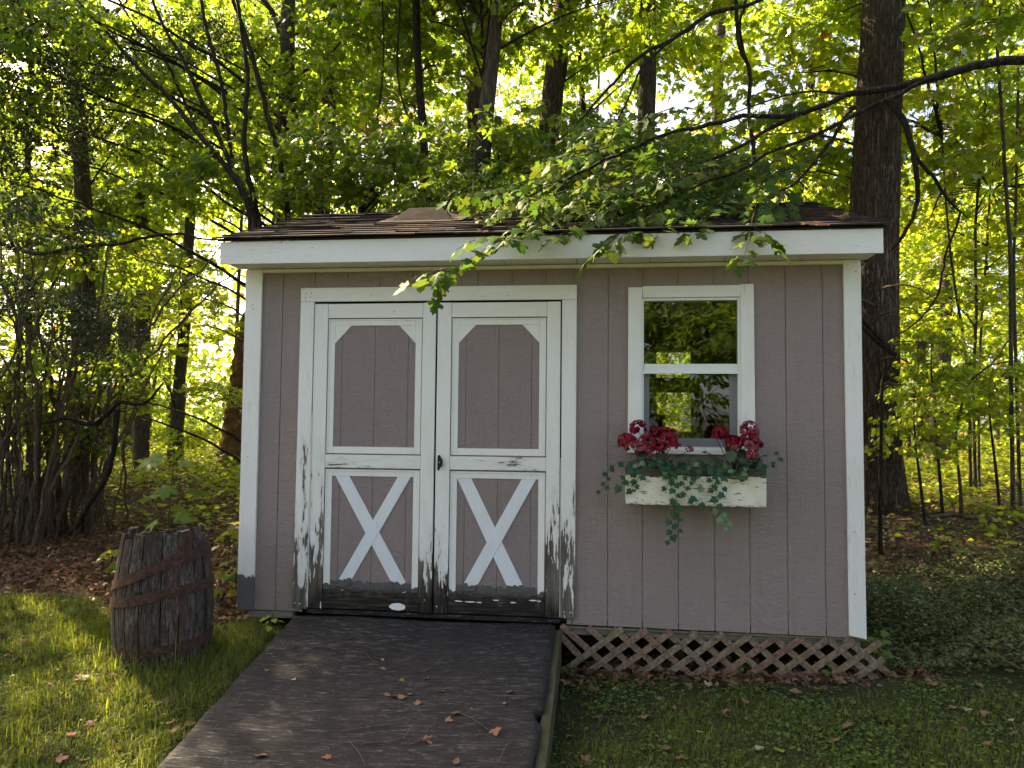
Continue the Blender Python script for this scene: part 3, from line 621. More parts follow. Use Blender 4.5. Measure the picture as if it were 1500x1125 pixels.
nV = len(V); V += [(x, y, z-.022) for x, y, z in V[:nV]]
F = []; W_ = nx_+1
for j in range(ny_):
    for i in range(nx_):
        a = j*W_+i; F.append((a, a+W_, a+W_+1, a+1)); F.append((a+nV, a+1+nV, a+W_+1+nV, a+W_+nV))
for j in range(ny_):
    a = j*W_; F.append((a, a+nV, a+W_+nV, a+W_)); a += nx_; F.append((a, a+W_, a+W_+nV, a+nV))
for i in range(nx_): F.append((i, i+1, i+1+nV, i+nV)); a = ny_*W_+i; F.append((a, a+nV, a+1+nV, a+1))
me = mesh_np('plywood_deck', V, F, M['ramp']); link('plywood_deck', me, ramp)
def beam(a, b, wd, nm):
    h = .11; o = MB(); aa = [(a[0], a[1]), (a[0]+wd, a[1]), (b[0]+wd, b[1]), (b[0], b[1])]
    zt = [a[2], a[2], b[2], b[2]]
    o.hexa([(aa[3][0], aa[3][1], zt[3]-h), (aa[2][0], aa[2][1], zt[2]-h), (aa[1][0], aa[1][1], zt[1]-h-.08), (aa[0][0], aa[0][1], zt[0]-h-.08), (aa[3][0], aa[3][1], zt[3]), (aa[2][0], aa[2][1], zt[2]), (aa[1][0], aa[1][1], zt[1]), (aa[0][0], aa[0][1], zt[0])])
    part(o, nm, M['beam'], ramp, .003)
beam(A1+[-.010, -.01, -.026], B1+[-.012, 0, -.026], .045, 'side_beam'); beam(A0+[.02, -.01, -.026], B0+[.02, 0, -.026], .04, 'side_beam')
beam(A0+[.78, -.01, -.026], B0+[.76, 0, -.026], .04, 'side_beam')
def ramp_z(x, y):
    u = (x-A0[0])/(A1[0]-A0[0]); v = (y-A0[1])/(B0[1]-A0[1]); p = (A0*(1-u)+A1*u)*(1-v)+(B0*(1-u)+B1*u)*v; return p[2]+.006*math.sin(u*7+v*3)
def ramp_hit(px, py):
    d = ray(px, py); t_ = .5
    while t_ < 8:
        p = CAM+d*t_
        if p[2] < ramp_z(p[0], p[1])+.003: return p
        t_ += .004


# ---------------------------------------------------------------- leaf templates (stem at origin, tip along +Y, unit length)
def tmpl_maple(lod):
    if lod == 0:
        r = [(0.03, .0), (.20, -.06), (.34, -.02), (.30, .08), (.27, .17), (.40, .20), (.58, .34), (.48, .38), (.52, .50), (.36, .46), (.20, .46), (.27, .60), (.22, .66), (.20, .80), (.09, .84)]
        pts = [(0, 0)]+r[1:]+[(0, 1)]+[(-x, y) for x, y in r[:0:-1]]
        P_ = [(x, y, -.30*abs(x)**1.3-.18*max(y-.3, 0)**2+.02*math.sin(9*x+5*y)) for x, y in pts]; c = (0, .30, .03)
        st = [(-.008, -.55, -.02), (.008, -.55, -.02)]
        V = [c]+P_+st; n = len(P_)
        F = [(0, 1+i, 1+(i+1) % n) for i in range(n)]+[(1, n+1, n+2)]
    elif lod == 1:
        r = [(.36, -.03), (.25, .17), (.57, .40), (.21, .46), (.22, .68)]
        pts = [(0, 0)]+r+[(0, 1)]+[(-x, y) for x, y in r[::-1]]
        P_ = [(x, y, -.28*abs(x)-.15*max(y-.3, 0)) for x, y in pts]; V = [(0, .3, .03)]+P_; n = len(P_); F = [(0, 1+i, 1+(i+1) % n) for i in range(n)]
    else:
        V = [(0, 0, 0), (.5, .25, -.12), (.18, .45, 0), (0, 1, -.1), (-.18, .45, 0), (-.5, .25, -.12)]; F = [(0, 1, 2), (0, 2, 4), (0, 4, 5), (2, 3, 4)]
    return np.array(V, float), np.array(F)
def tmpl_oval(w_=.3, fold=.12):
    V = [(0, 0, 0), (w_, .35, fold), (w_*.75, .7, fold*.5), (0, 1, -.12), (-w_*.75, .7, fold*.5), (-w_, .35, fold), (0, .4, 0)]
    return np.array(V), np.array([(0, 1, 6), (1, 2, 6), (2, 3, 6), (3, 4, 6), (4, 5, 6), (5, 0, 6)])
def tmpl_kite(): return np.array([(0, 0, 0), (.34, .42, .07), (0, 1, -.08), (-.34, .42, .07)]), np.array([(0, 1, 2), (0, 2, 3)])
def frames(dirs, ups, roll=0):
    """rotation matrices with columns X, Y(dir), Z(up-ish)"""
    y = dirs/(np.linalg.norm(dirs, axis=1)[:, None]+1e-9); x = np.cross(y, ups); x /= np.linalg.norm(x, axis=1)[:, None]+1e-9; z = np.cross(x, y)
    return np.stack([x, y, z], -1)
def scatter(tm, pos, Rm, size):
    V, F = tm; n = len(pos); size = np.broadcast_to(size, n)
    vs = np.einsum('nij,vj->nvi', Rm, V)*size[:, None, None]+pos[:, None]
    fs = F[None]+(np.arange(n)*len(V))[:, None, None]
    return vs.reshape(-1, 3), fs.reshape(-1, 3)
def rnd_dirs(n, zlo=-.3, zhi=.3, az=None):
    a = rng.uniform(0, 2*math.pi, n) if az is None else az; z = rng.uniform(zlo, zhi, n); k = np.sqrt(1-np.clip(z, -1, 1)**2)
    return np.stack([np.cos(a)*k, np.sin(a)*k, z], -1)
def quad2tri(F): return np.vstack([F[:, [0, 1, 2]], F[:, [0, 2, 3]]])
def join(parts_):
    """[(V,F(tri),mi)] -> arrays"""
    Vs, Fs, Ms, b = [], [], [], 0
    for V, F, m_ in parts_:
        Vs.append(V); Fs.append(F+b); Ms.append(np.full(len(F), m_)); b += len(V)
    return np.vstack(Vs), np.vstack(Fs), np.concatenate(Ms)

def bough_mesh(name, mat, n_spray=40, Rr=(1.15, 1.0, .55), leaves=15, size=.128, lod=1, spray=.38, twig=True, tilt=.55, tmpl=None, seed=0, hollow=.25):
    """one bough: flat layered sprays of leaves on thin twigs fanning out of the centre"""
    tm = tmpl or tmpl_maple(lod); parts_ = []
    d = rnd_dirs(n_spray, -1, 1); rad = rng.uniform(hollow, 1, n_spray)**.6
    C_ = d*rad[:, None]*np.array(Rr)
    out = C_*[1, 1, .25]+rng.normal(size=(n_spray, 3))*.12; out[:, 2] = -.12+rng.normal(size=n_spray)*.15*np.linalg.norm(out[:, :2], axis=1); out /= np.linalg.norm(out, axis=1)[:, None]
    up = np.array([0, 0, 1.])+rng.normal(size=(n_spray, 3))*.22
    Fm = frames(out, up)
    nl = n_spray*leaves; idx = np.repeat(np.arange(n_spray), leaves)
    t_ = rng.uniform(-.25, 1, nl); s_ = rng.normal(size=nl)*.42*(1.05-.6*np.clip(t_, 0, 1))
    loc = np.stack([s_*spray, t_*spray, rng.normal(size=nl)*.045], -1)
    pos = C_[idx]+np.einsum('nij,nj->ni', Fm[idx], loc)
    ld = np.einsum('nij,nj->ni', Fm[idx], np.stack([s_*1.3+rng.normal(size=nl)*.5, .6+rng.normal(size=nl)*.4, -.15-np.abs(rng.normal(size=nl))*.35], -1))
    lu = Fm[idx][:, :, 2]+rng.normal(size=(nl, 3))*tilt
    V, F = scatter(tm, pos, frames(ld, lu), size*rng.uniform(.6, 1.25, nl)); parts_.append((V, F, 0))
    mats = [mat]
    if twig:
        mats.append(M['twig'])
        for i in range(n_spray):
            a = C_[i]*.25; mid = C_[i]*.7+[0, 0, .03]; e = C_[i]+Fm[i][:, 1]*spray*.9
            tv, tf = tube_arrays(spline([a, mid, C_[i], e], .25), np.linspace(.007, .002, len(spline([a, mid, C_[i], e], .25))), 3); parts_.append((tv, quad2tri(tf), 1))
    V, F, mi = join(parts_)
    return mesh_np(name, V, F, mats, mi)

BM = {}
for i in range(5): BM['a%d' % i] = bough_mesh('foliage_bough', M['maple'], seed=i)
for i in range(3): BM['y%d' % i] = bough_mesh('foliage_bough_sunlit', M['maple_yel'], seed=i, n_spray=44)
for i in range(2): BM['f%d' % i] = bough_mesh('foliage_far', M['maple_yel'], n_spray=120, Rr=(2.4, 2.2, 1.9), leaves=22, size=.15, lod=2, spray=.55, twig=False)
for i in range(2): BM['g%d' % i] = bough_mesh('foliage_far_green', M['maple'], n_spray=110, Rr=(2.4, 2.2, 1.9), leaves=22, size=.15, lod=2, spray=.55, twig=False)
BM['r0'] = bough_mesh('foliage_red', M['maple_red'], n_spray=70, Rr=(2.0, 1.8, 1.8), leaves=14, size=.12, lod=2, spray=.5)
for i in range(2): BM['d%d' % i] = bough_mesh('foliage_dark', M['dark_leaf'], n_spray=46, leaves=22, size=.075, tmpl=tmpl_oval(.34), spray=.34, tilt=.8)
for i in range(2): BM['h%d' % i] = bough_mesh('foliage_herb', M['under'], n_spray=16, Rr=(.55, .5, .28), leaves=16, size=.09, tmpl=tmpl_oval(.34), spray=.25, tilt=.5)

def foliage(tree, kind, loc, s=1.0, sz=None, name='foliage', rot=None):
    o = bpy.data.objects.new(name, BM[kind]); COL.objects.link(o); o.parent = tree; tag(o, kind='stuff')
    o.location = loc; o.scale = (s, s, (sz or s)); o.rotation_euler = (random.uniform(-.12, .12), random.uniform(-.12, .12), rot if rot is not None else random.uniform(0, 6.28)); return o

TREES = []
def limb_part(tree, pts, rad, mat, name='branch', n=6, step=.12, jit=.04, wob=.0):
    p = spline(np.hstack([np.array(pts, float), np.array(rad, float)[:, None]]), step)
    if wob: p[1:-1, :3] += rng.normal(size=(len(p)-2, 3))*wob
    V, F = tube_arrays(p[:, :3], p[:, 3], n, jit)
    return link(name, mesh_np(name, V, F, mat, smooth=True), tree)
def tree_px(name, label, cat, path, widths, Y, mat='bark', base=None, group=None, n=10, yoff=None, register=True, ext=True, trunk_name='trunk', flare=1.5):
    """trunk through picture points at distance Y behind the facade; set on the ground and carried on upward"""
    pts = [P(px, py, Y+(yoff[i] if yoff else 0)) for i, (px, py) in enumerate(path)]
    sc_ = [np.dot(p-CAM, CF)/FPX/2 for p in pts]; rad = [w_*s for w_, s in zip(widths, sc_)]
    b = pts[0]; gz = float(ground_z(b[0], b[1]))
    if b[2] > gz+.1:
        dirn = (pts[0]-pts[1]); k = (b[2]-gz)/max(.3, abs(dirn[2])); nb = b+np.array([dirn[0]*k*.5, 0, 0]); nb[2] = gz-.06; pts.insert(0, nb); rad.insert(0, rad[0]*flare)
    else: pts[0] = np.array([b[0], b[1], gz-.06])
    if ext:
        t_ = pts[-1]-pts[-2]; t_ = t_/np.linalg.norm(t_); pts.append(pts[-1]+t_*1.5+[0, 0, .4]); rad.append(rad[-1]*.85); pts.append(pts[-1]+t_*1.5+[.1, .1, .9]); rad.append(rad[-2]*.6)
    tr = thing(name, label, cat, (0, 0, 0), group)
    limb_part(tr, pts, rad, M[mat], trunk_name, n, .15, .05)
    if register: TREES.append((tr, np.array(pts), rad, mat))
    return tr, pts, rad
def branch_px(tree, path, widths, Y, mat='bark', yoff=None, name='branch', n=6):
    pts = [P(px, py, Y+(yoff[i] if yoff else 0)) for i, (px, py) in enumerate(path)]
    rad = [w_*np.dot(p-CAM, CF)/FPX/2 for w_, p in zip(widths, pts)]
    return limb_part(tree, pts, rad, M[mat], name, n, .07, .06, .004), pts

# ---------------------------------------------------------------- named trees
# big oak right of the shed: furrowed bark as real relief
def big_oak():
    path = [(1287, 716), (1284, 690), (1283, 640), (1281, 500), (1280, 400), (1281, 300), (1286, 180), (1292, 60), (1295, -20), (1298, -160), (1300, -420)]
    wd = [88, 74, 67, 65, 65, 65, 61, 58, 56, 52, 44]; Y = 6.2
    tr = thing('oak_tree', 'large straight trunk with deeply furrowed bark standing behind the right corner of the shed', 'tree')
    pts = np.array([P(x, y, Y) for x, y in path]); rad = np.array([w_*np.dot(p-CAM, CF)/FPX/2 for w_, p in zip(wd, pts)])
    gz = float(ground_z(pts[0][0], pts[0][1])); pts[0][2] = gz-.1
    p = spline(np.hstack([pts, rad[:, None]]), .035); n = 120
    V, F = tube_arrays(p[:, :3], p[:, 3], n); V = V.reshape(len(p), n, 3); c_ = p[:, None, :3]
    ang = np.linspace(0, 2*math.pi, n, endpoint=False)[None]; zz = p[:, 2][:, None]
    ph = np.cumsum(rng.normal(size=(len(p), 1))*.05, 0)
    ridge = np.abs(np.sin(ang*17+2.2*np.sin(zz*1.7+ang*3)+ph*3))*.6+np.abs(np.sin(ang*29+1.7*np.sin(zz*2.9-ang*2)+1.3*np.sin(zz*7)))*.4
    ridge += rng.normal(size=ridge.shape)*.12
    fl = np.exp(-np.clip(zz-gz, 0, 9)/.35)*.10*np.cos(ang*5+.7)
    V = c_+(V-c_)*(1+.085*(ridge-.5)+fl)[..., None]
    link('trunk', mesh_np('trunk', V.reshape(-1, 3), F, M['bark_oak'], smooth=True), tr)
    TREES.append((tr, pts, list(rad), 'bark_grey'))
    branch_px(tr, [(1305, 148), (1312, 158), (1325, 180), (1337, 223), (1345, 283), (1340, 310), (1330, 333), (1318, 352), (1306, 366)], [15, 11, 9, 8, 7, 6, 6, 5, 3], Y-.6, 'bark', [.2, 0, -.1, -.2, -.3, -.3, -.4, -.4, -.4], 'dead_branch')
    branch_px(tr, [(1338, 225), (1352, 243), (1367, 260), (1382, 283), (1396, 300), (1417, 319)], [6, 5.5, 5, 5, 4, 1.5], Y-.8, 'bark', None, 'dead_branch')
    branch_px(tr, [(1407, 309), (1400, 337), (1386, 370), (1380, 400), (1375, 428), (1352, 462), (1330, 482), (1305, 495)], [3.5, 3.2, 3, 3, 3, 2.6, 2, 1.5], Y-.8, 'bark', None, 'dead_branch')
    branch_px(tr, [(1378, 283), (1370, 300), (1363, 320)], [3, 2.4, 1], Y-.8, 'bark', None, 'dead_branch')
    branch_px(tr, [(1250, 158), (1238, 170), (1222, 200), (1205, 222), (1190, 240), (1170, 264), (1150, 277), (1124, 287)], [9, 7, 6, 6, 5, 4, 3, 2], Y-.8, 'bark', [.5, 0, 0, 0, 0, 0, 0, 0], 'dead_branch')
    for k, (y_, dx) in enumerate([(417, 40), (455, 34), (500, 42), (522, 36), (560, 28), (440, -22), (585, -20)]):
        branch_px(tr, [(1283, y_+8), (1283+dx*.8, y_), (1283+dx*1.6, y_+random.uniform(-12, 14)), (1283+dx*2.3, y_+random.uniform(-20, 30))], [4, 2.6, 2, 1], Y-.5, 'twig_brown', [.3, -.1, -.2, -.3], 'dead_twig', 4)
big_oak()

tree_px('tree', 'thick dark trunk behind the middle of the roof, left of the leaning one', 'tree', [(702, 330), (701, 200), (701, 120), (700, 30), (697, -120)], [36, 34, 33, 32, 28], 6.5, 'bark_oak', n=16)
tree_px('tree', 'trunk leaning to the right above the roof, brown ridged bark', 'tree', [(800, 330), (804, 200), (812, 120), (820, 60), (826, 0), (822, -120)], [32, 31, 32, 30, 28, 24], 7.2, 'bark_oak', n=16)
tree_px('tree', 'slender dark trunk rising just behind the roof vent', 'tree', [(624, 330), (620, 200), (614, 120), (610, 40), (611, -80)], [13, 12, 11, 12, 10], 4.0, 'bark', n=8)
t5, p5, _ = tree_px('tree', 'mossy trunk widening downward, rising behind the left end of the roof', 'tree', [(424, 340), (425, 240), (424, 200), (421, 130), (421, 60), (424, -60)], [42, 38, 34, 24, 22, 18], 4.8, 'bark_grey', n=12)
branch_px(t5, [(418, 70), (405, 30), (390, 5), (372, -15)], [11, 9, 8, 6], 4.8); branch_px(t5, [(432, 115), (455, 98), (485, 78), (500, 60)], [5, 4, 3, 2], 4.7)
t6, p6, _ = tree_px('tree', 'smooth straight trunk standing in the sunny glade left of the shed', 'tree', [(257, 672), (263, 560), (268, 500), (273, 440), (276, 370), (280, 300), (285, 200), (292, 100), (296, 0), (298, -90)], [24, 18, 17, 17, 15, 14, 13, 12, 11, 9], 9.5, 'bark_grey', n=10)
t7, p7, _ = tree_px('tree', 'broad pale trunk at the upper left with a forking limb', 'tree', [(150, 690), (142, 500), (136, 380), (130, 270), (114, 190), (112, 100), (114, 20), (112, -100)], [40, 34, 31, 30, 29, 29, 27, 24], 12, 'bark_pale', n=12)
branch_px(t7, [(120, 95), (132, 60), (148, 38), (166, 20), (190, 2)], [12, 10, 9, 8, 6], 11.8, 'bark_pale')
t8, p8, _ = tree_px('tree', 'pale forked trunk left of the shed, between the broad trunk and the glade tree', 'tree', [(188, 660), (184, 450), (182, 330), (188, 270), (196, 200), (200, 100), (204, 20)], [24, 22, 21, 19, 16, 13, 12], 13, 'bark_pale', n=10)
branch_px(t8, [(180, 300), (165, 240), (158, 205), (168, 175), (172, 140)], [13, 12, 11, 9, 7], 12.8, 'bark_pale')
tree_px('tree', 'pale trunk with a broad foot far right of the shed', 'tree', [(1372, 650), (1375, 600), (1380, 540), (1386, 450), (1386, 375), (1394, 240), (1404, 120), (1413, 0)], [34, 27, 23, 18, 17, 16, 14, 13], 13, 'bark_grey', n=10)
for lab, path, wd, Y, mt in [
    ('dim trunk behind the right end of the roof, the thicker of two', [(1168, 330), (1172, 240), (1181, 170), (1192, 80), (1196, -20)], [17, 16, 14, 12, 10], 11, 'bark_grey'),
    ('thin trunk behind the right end of the roof, the narrower of two', [(1208, 330), (1205, 240), (1201, 150), (1204, 60), (1206, -20)], [11, 9, 9, 8, 7], 12, 'bark_grey'),
    ('greyish trunk above the roof near the hanging vine', [(1046, 330), (1050, 200), (1052, 100), (1058, 0), (1060, -60)], [17, 16, 15, 14, 12], 12, 'bark_grey'),
    ('thin dark trunk right of the leaning one above the roof', [(862, 330), (857, 200), (851, 110), (844, 40), (842, -30)], [9, 8, 8, 7, 6], 9, 'bark'),
    ('slim upright trunk at the left edge behind the shrub', [(44, 660), (42, 500), (42, 375), (41, 260), (42, 150), (48, 20)], [10, 9, 9, 8, 7, 5], 7, 'bark'),
    ('dim pale trunk in the background above the left part of the roof', [(468, 330), (470, 240), (474, 150), (478, 50), (480, -20)], [9, 9, 8, 8, 7], 15, 'bark_pale')]:
    tree_px('tree', lab, 'tree', path, wd, Y, mt, n=8)
for lab, path, wd, Y in [
    ('tall dark sapling near the right edge, the thickest of the saplings there', [(1483, 690), (1481, 560), (1480, 375), (1475, 300), (1468, 180), (1456, 0)], [7, 7, 6.5, 6, 5.5, 5], 6.0),
    ('sapling at the right edge just right of the thickest one', [(1493, 700), (1489, 560), (1485, 400), (1488, 300), (1492, 100)], [6, 5.5, 5, 4.5, 4], 6.6),
    ('middle sapling of the group right of the pale broad-footed trunk', [(1428, 680), (1426, 560), (1430, 450), (1429, 330), (1440, 200), (1446, 80)], [6, 5, 5, 4.5, 4, 3], 7.5),
    ('curving sapling leaning left beside the pale broad-footed trunk', [(1421, 670), (1420, 590), (1412, 500), (1396, 400), (1386, 300), (1380, 200)], [5.5, 5, 4.5, 4, 3, 2.5], 7.0),
    ('short pale sapling bending to the right among the right saplings', [(1406, 706), (1400, 640), (1410, 590), (1424, 555), (1450, 535), (1490, 528)], [5, 4, 4, 3.5, 3, 2], 5.5),
    ('straight thin sapling behind the other right saplings', [(1434, 690), (1434, 560), (1439, 450), (1446, 360), (1452, 240)], [4.5, 4, 4, 3.5, 2.5], 8.2),
    ('near sapling just right of the shed corner, in front of the oak', [(1290, 812), (1289, 740), (1291, 640), (1292, 560), (1296, 548), (1312, 520)], [9, 7, 6, 5, 4, 2.5], 3.2),
    ('thin curved sapling left of the roof vent', [(527, 330), (540, 285), (560, 256), (588, 208), (599, 174), (590, 150), (582, 100), (586, 0), (590, -60)], [7, 6, 5, 5, 4, 4, 4, 3.5, 3], 3.6),
    ('straight thin sapling between the mossy trunk and the roof vent', [(524, 330), (533, 280), (545, 220), (556, 150), (562, 80), (560, 0)], [5, 4, 4, 3.5, 3, 3], 3.9)]:
    tree_px('sapling', lab, 'sapling', path, [w_*.85 for w_ in wd], Y, 'bark_grey' if Y > 5 else 'bark', n=6, group='saplings in the woodland', ext=False)
# hanging vine
tv = thing('hanging_vine', 'dark twisted vine hanging down above the roof, left of the oak', 'vine')
branch_px(tv, [(1076, -90), (1078, 0), (1083, 67), (1097, 97), (1098, 130), (1097, 167), (1103, 213), (1106, 250), (1107, 278)], [6, 6, 6, 6, 6, 5.5, 6, 5, 3], 4.2, name='vine_stem'); branch_px(tv, [(1096, -90), (1093, 0), (1084, 30), (1086, 60), (1097, 100)], [4, 4, 4, 4, 3], 4.25, name='vine_stem')
# multi stemmed tree behind the left eave
mt = thing('multi_stem_tree', 'many stemmed tree fanning up behind the left end of the roof', 'tree')
ms = []
for k, (path, wd) in enumerate([
    ([(374, 345), (362, 292), (345, 262), (318, 228), (285, 190), (243, 138), (200, 97), (150, 40), (108, -5)], [14, 13, 11, 10, 9, 8, 7, 5, 4]),
    ([(382, 345), (372, 290), (362, 250), (358, 200), (362, 100), (352, 35), (345, -30)], [12, 11, 10, 9, 8, 7, 6]),
    ([(368, 300), (350, 270), (322, 205), (300, 160), (270, 90), (240, 40), (215, -20)], [10, 9, 8, 8, 7, 6, 5]),
    ([(424, 345), (420, 300), (411, 240), (394, 178), (372, 92), (354, 36), (335, -20)], [11, 10, 9, 9, 9, 8, 7]),
    ([(355, 285), (340, 240), (333, 180), (322, 110), (302, 40), (292, -20)], [9, 8, 7, 7, 7, 6]),
    ([(318, 230), (270, 196), (225, 175), (190, 165), (150, 160)], [7, 6, 5, 4, 3]),
    ([(290, 195), (262, 130), (240, 85), (195, 35), (170, -10)], [6, 6, 5, 4, 4]),
    ([(372, 95), (352, 60), (338, 60), (325, 65)], [5, 4, 3, 2]), ([(345, 262), (300, 245), (262, 232), (205, 215)], [5, 4, 3.5, 2.5])]):
    o, p_ = branch_px(mt, path, [w_*.8 for w_ in wd], 3.1+.12*k, 'bark', name='stem', n=7); ms.append(p_)
for p_ in ms[:4]:
    if p_[0][2] > 1: 
        b = p_[0].copy(); g = np.array([b[0]*.98-.05, b[1]+.1, float(ground_z(b[0], b[1]))-.05]); limb_part(mt, [g, (g+b)/2+[.02, 0, 0], b+[0, 0, .05]], [.055, .045, .04], M['bark'], 'stem')
# rotting stump half hidden by the left corner, sunlit gold in its bark colour
st = thing('rotting_stump', 'rotting stump with golden sunlight in its bark colour, half hidden behind the left corner of the shed', 'stump')
sb_ = P(349, 680, 10); sb_[2] = float(ground_z(sb_[0], sb_[1]))-.08
limb_part(st, [sb_, P(350, 640, 10), P(355, 560, 10), P(360, 500, 10), P(366, 458, 10), P(372, 440, 10)], [.46, .33, .24, .18, .11, .03], M['bark_gold'], 'trunk', 14, .06, .12)

# ---------------------------------------------------------------- shrub of many stems at the left
sh = thing('shrub', 'dense many stemmed brown shrub at the left behind the barrel', 'shrub')
hub = [G(px, py) for px, py in ((78, 792), (40, 800), (118, 782), (8, 792), (-30, 800), (150, 770))]
stems = []
for k in range(66):
    b = hub[[0, 0, 0, 1, 1, 2, 2, 3, 4, 5][k % 10]]+np.array([random.gauss(0, .13), random.gauss(0, .12), -.04])
    lean = random.gauss(0, .42)+(.12 if k % 3 == 0 else 0); ly = random.gauss(0, .25); H = random.uniform(1.3, 3.6)
    mid = b+np.array([lean*.35*H*.5, ly*.3*H*.4, H*.45]); top = b+np.array([lean*H*.62, ly*H*.5, H])
    q = [b, mid+rng.normal(size=3)*.06, (mid+top)/2+rng.normal(size=3)*.09, top]
    r0 = random.uniform(.008, .021) if k > 9 else random.uniform(.022, .034)
    limb_part(sh, q, [r0, r0*.8, r0*.6, r0*.25], M['twig_brown'] if k % 6 else M['bark_grey'], 'stem', 5, .12, .06, .012); stems.append(q)
tw = []
for k in range(900):
    q = stems[random.randrange(len(stems))]; i = random.choice([0, 1, 1, 2]); f = random.random(); a = q[i]*(1-f)+q[i+1]*f
    d_ = rng.normal(size=3)*[1, 1, .8]; d_ /= np.linalg.norm(d_); L = random.uniform(.12, .55)
    e = a+d_*L; m_ = (a+e)/2+rng.normal(size=3)*.04; sp = spline([a, m_, e], .09); r0 = random.uniform(.0015, .004)
    V, F = tube_arrays(sp, np.linspace(r0, .001, len(sp)), 3); tw.append((V, quad2tri(F), 0))
    if random.random() < .6:
        d2 = d_+rng.normal(size=3)*.7; e2 = m_+d2*L*.5; V, F = tube_arrays(np.array([m_, (m_+e2)/2, e2]), [r0*.7, r0*.6, .0008], 3); tw.append((V, quad2tri(F), 0))
V, F, mi = join(tw); tag(link('twigs', mesh_np('twigs', V, F, M['twig_brown']), sh), kind='stuff')
for px, py, s in ((130, 455, .42), (115, 500, .33), (150, 480, .30), (60, 330, .5), (20, 430, .45)):
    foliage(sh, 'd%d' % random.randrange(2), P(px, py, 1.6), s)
for px, py, s in ((70, 560, .55), (15, 600, .6), (180, 540, .4), (120, 640, .4)): foliage(sh, 'a1', P(px, py, 2.6), s)
branch_px(sh, [(-40, 350), (0, 357), (60, 372), (110, 362), (170, 357), (220, 346), (265, 343), (300, 351), (335, 350)], [7, 7, 6, 6, 5, 4.5, 4, 3, 2], 2.2)
branch_px(sh, [(60, 620), (100, 612), (140, 620), (175, 590), (210, 592), (240, 560)], [5, 7, 8, 7, 5, 2], 1.9); branch_px(sh, [(172, 600), (168, 640), (160, 690), (130, 740), (110, 775)], [9, 9, 9, 8, 7], 1.9)

# ---------------------------------------------------------------- foliage masses hung on the nearest tree
def nearest_tree(p):
    best = None
    for T in TREES:
        d_ = np.linalg.norm((T[1][:, :2].mean(0)-p[:2])*[1, .8])
        if best is None or d_ < best[0]: best = (d_, T)
    return best
CNT = [0]
def hang(px, py, Y, s, kinds, sz=None, br=True):
    p = P(px, py, Y)
    gz = float(ground_z(p[0], p[1]))
    if p[2] < gz+.25*s: p[2] = gz+.3*s
    d_, T = nearest_tree(p)
    if d_ > 5.0*max(1, s*.6):
        tr = thing('understory_tree', 'slim leafy understory tree in the background woodland', 'tree', (0, 0, 0), 'understory trees in the background')
        x0 = p[0]+random.uniform(-.4, .4); g = float(ground_z(x0, p[1])); H = max(p[2]+1.5, g+3+2*s); r0 = .05+.02*s*random.random()
        q = [np.array([x0, p[1]+.1, g-.05]), np.array([x0+random.uniform(-.2, .2), p[1]+.1, g+H*.3]), np.array([x0+random.uniform(-.4, .4), p[1]+.1, g+H*.65]), np.array([x0+random.uniform(-.6, .6), p[1]+.1, g+H])]
        limb_part(tr, q, [r0*1.4, r0, r0*.8, r0*.3], M[random.choice(['bark_grey', 'bark_pale', 'bark_grey'])], 'trunk', 7, .3, .05)
        T = (tr, np.array(q), [r0]*4, 'bark_grey'); TREES.append(T)
    tr, tp, rad, mt_ = T
    if br:
        zt = p[2]-.35*np.linalg.norm(tp[:, :2].mean(0)-p[:2])-.2
        zs = tp[:, 2]; o_ = np.argsort(zs); zt = np.clip(zt, zs.min()+.3, zs.max())
        a = np.array([np.interp(zt, zs[o_], tp[o_, 0]), np.interp(zt, zs[o_], tp[o_, 1]), zt])
        m_ = a*.5+p*.5+np.array([0, 0, .12*np.linalg.norm(p-a)*.5]); r0 = .012+.008*np.linalg.norm(p-a)*.5
        limb_part(tr, [a, m_, p], [r0, r0*.7, r0*.35], M['bark'], 'branch', 5, .2, .05, .01)
    CNT[0] += 1
    return foliage(tr, random.choice(kinds), p, s, sz)
#@@FOLIAGE
# hand-placed shade-dark masses close behind the roof
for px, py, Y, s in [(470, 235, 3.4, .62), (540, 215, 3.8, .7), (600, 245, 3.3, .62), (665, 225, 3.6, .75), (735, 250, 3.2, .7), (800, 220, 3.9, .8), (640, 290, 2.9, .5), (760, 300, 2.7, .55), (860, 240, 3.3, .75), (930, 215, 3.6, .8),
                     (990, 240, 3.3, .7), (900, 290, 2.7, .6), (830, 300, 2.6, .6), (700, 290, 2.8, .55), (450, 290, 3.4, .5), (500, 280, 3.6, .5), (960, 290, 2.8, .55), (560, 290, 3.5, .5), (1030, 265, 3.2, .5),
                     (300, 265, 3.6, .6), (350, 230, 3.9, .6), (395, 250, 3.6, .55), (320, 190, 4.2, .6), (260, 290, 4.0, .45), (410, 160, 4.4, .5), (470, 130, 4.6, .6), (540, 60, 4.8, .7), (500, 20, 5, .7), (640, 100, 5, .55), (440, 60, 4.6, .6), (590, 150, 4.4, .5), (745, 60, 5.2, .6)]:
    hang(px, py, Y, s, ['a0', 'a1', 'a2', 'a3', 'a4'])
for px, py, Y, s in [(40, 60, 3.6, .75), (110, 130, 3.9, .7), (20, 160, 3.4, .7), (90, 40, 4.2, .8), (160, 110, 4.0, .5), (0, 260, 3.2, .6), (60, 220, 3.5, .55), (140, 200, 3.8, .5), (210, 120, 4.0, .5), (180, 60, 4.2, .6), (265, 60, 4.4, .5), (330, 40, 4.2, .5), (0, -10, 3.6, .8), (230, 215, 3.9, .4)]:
    hang(px, py, Y, s, ['d0', 'd1', 'a2'])
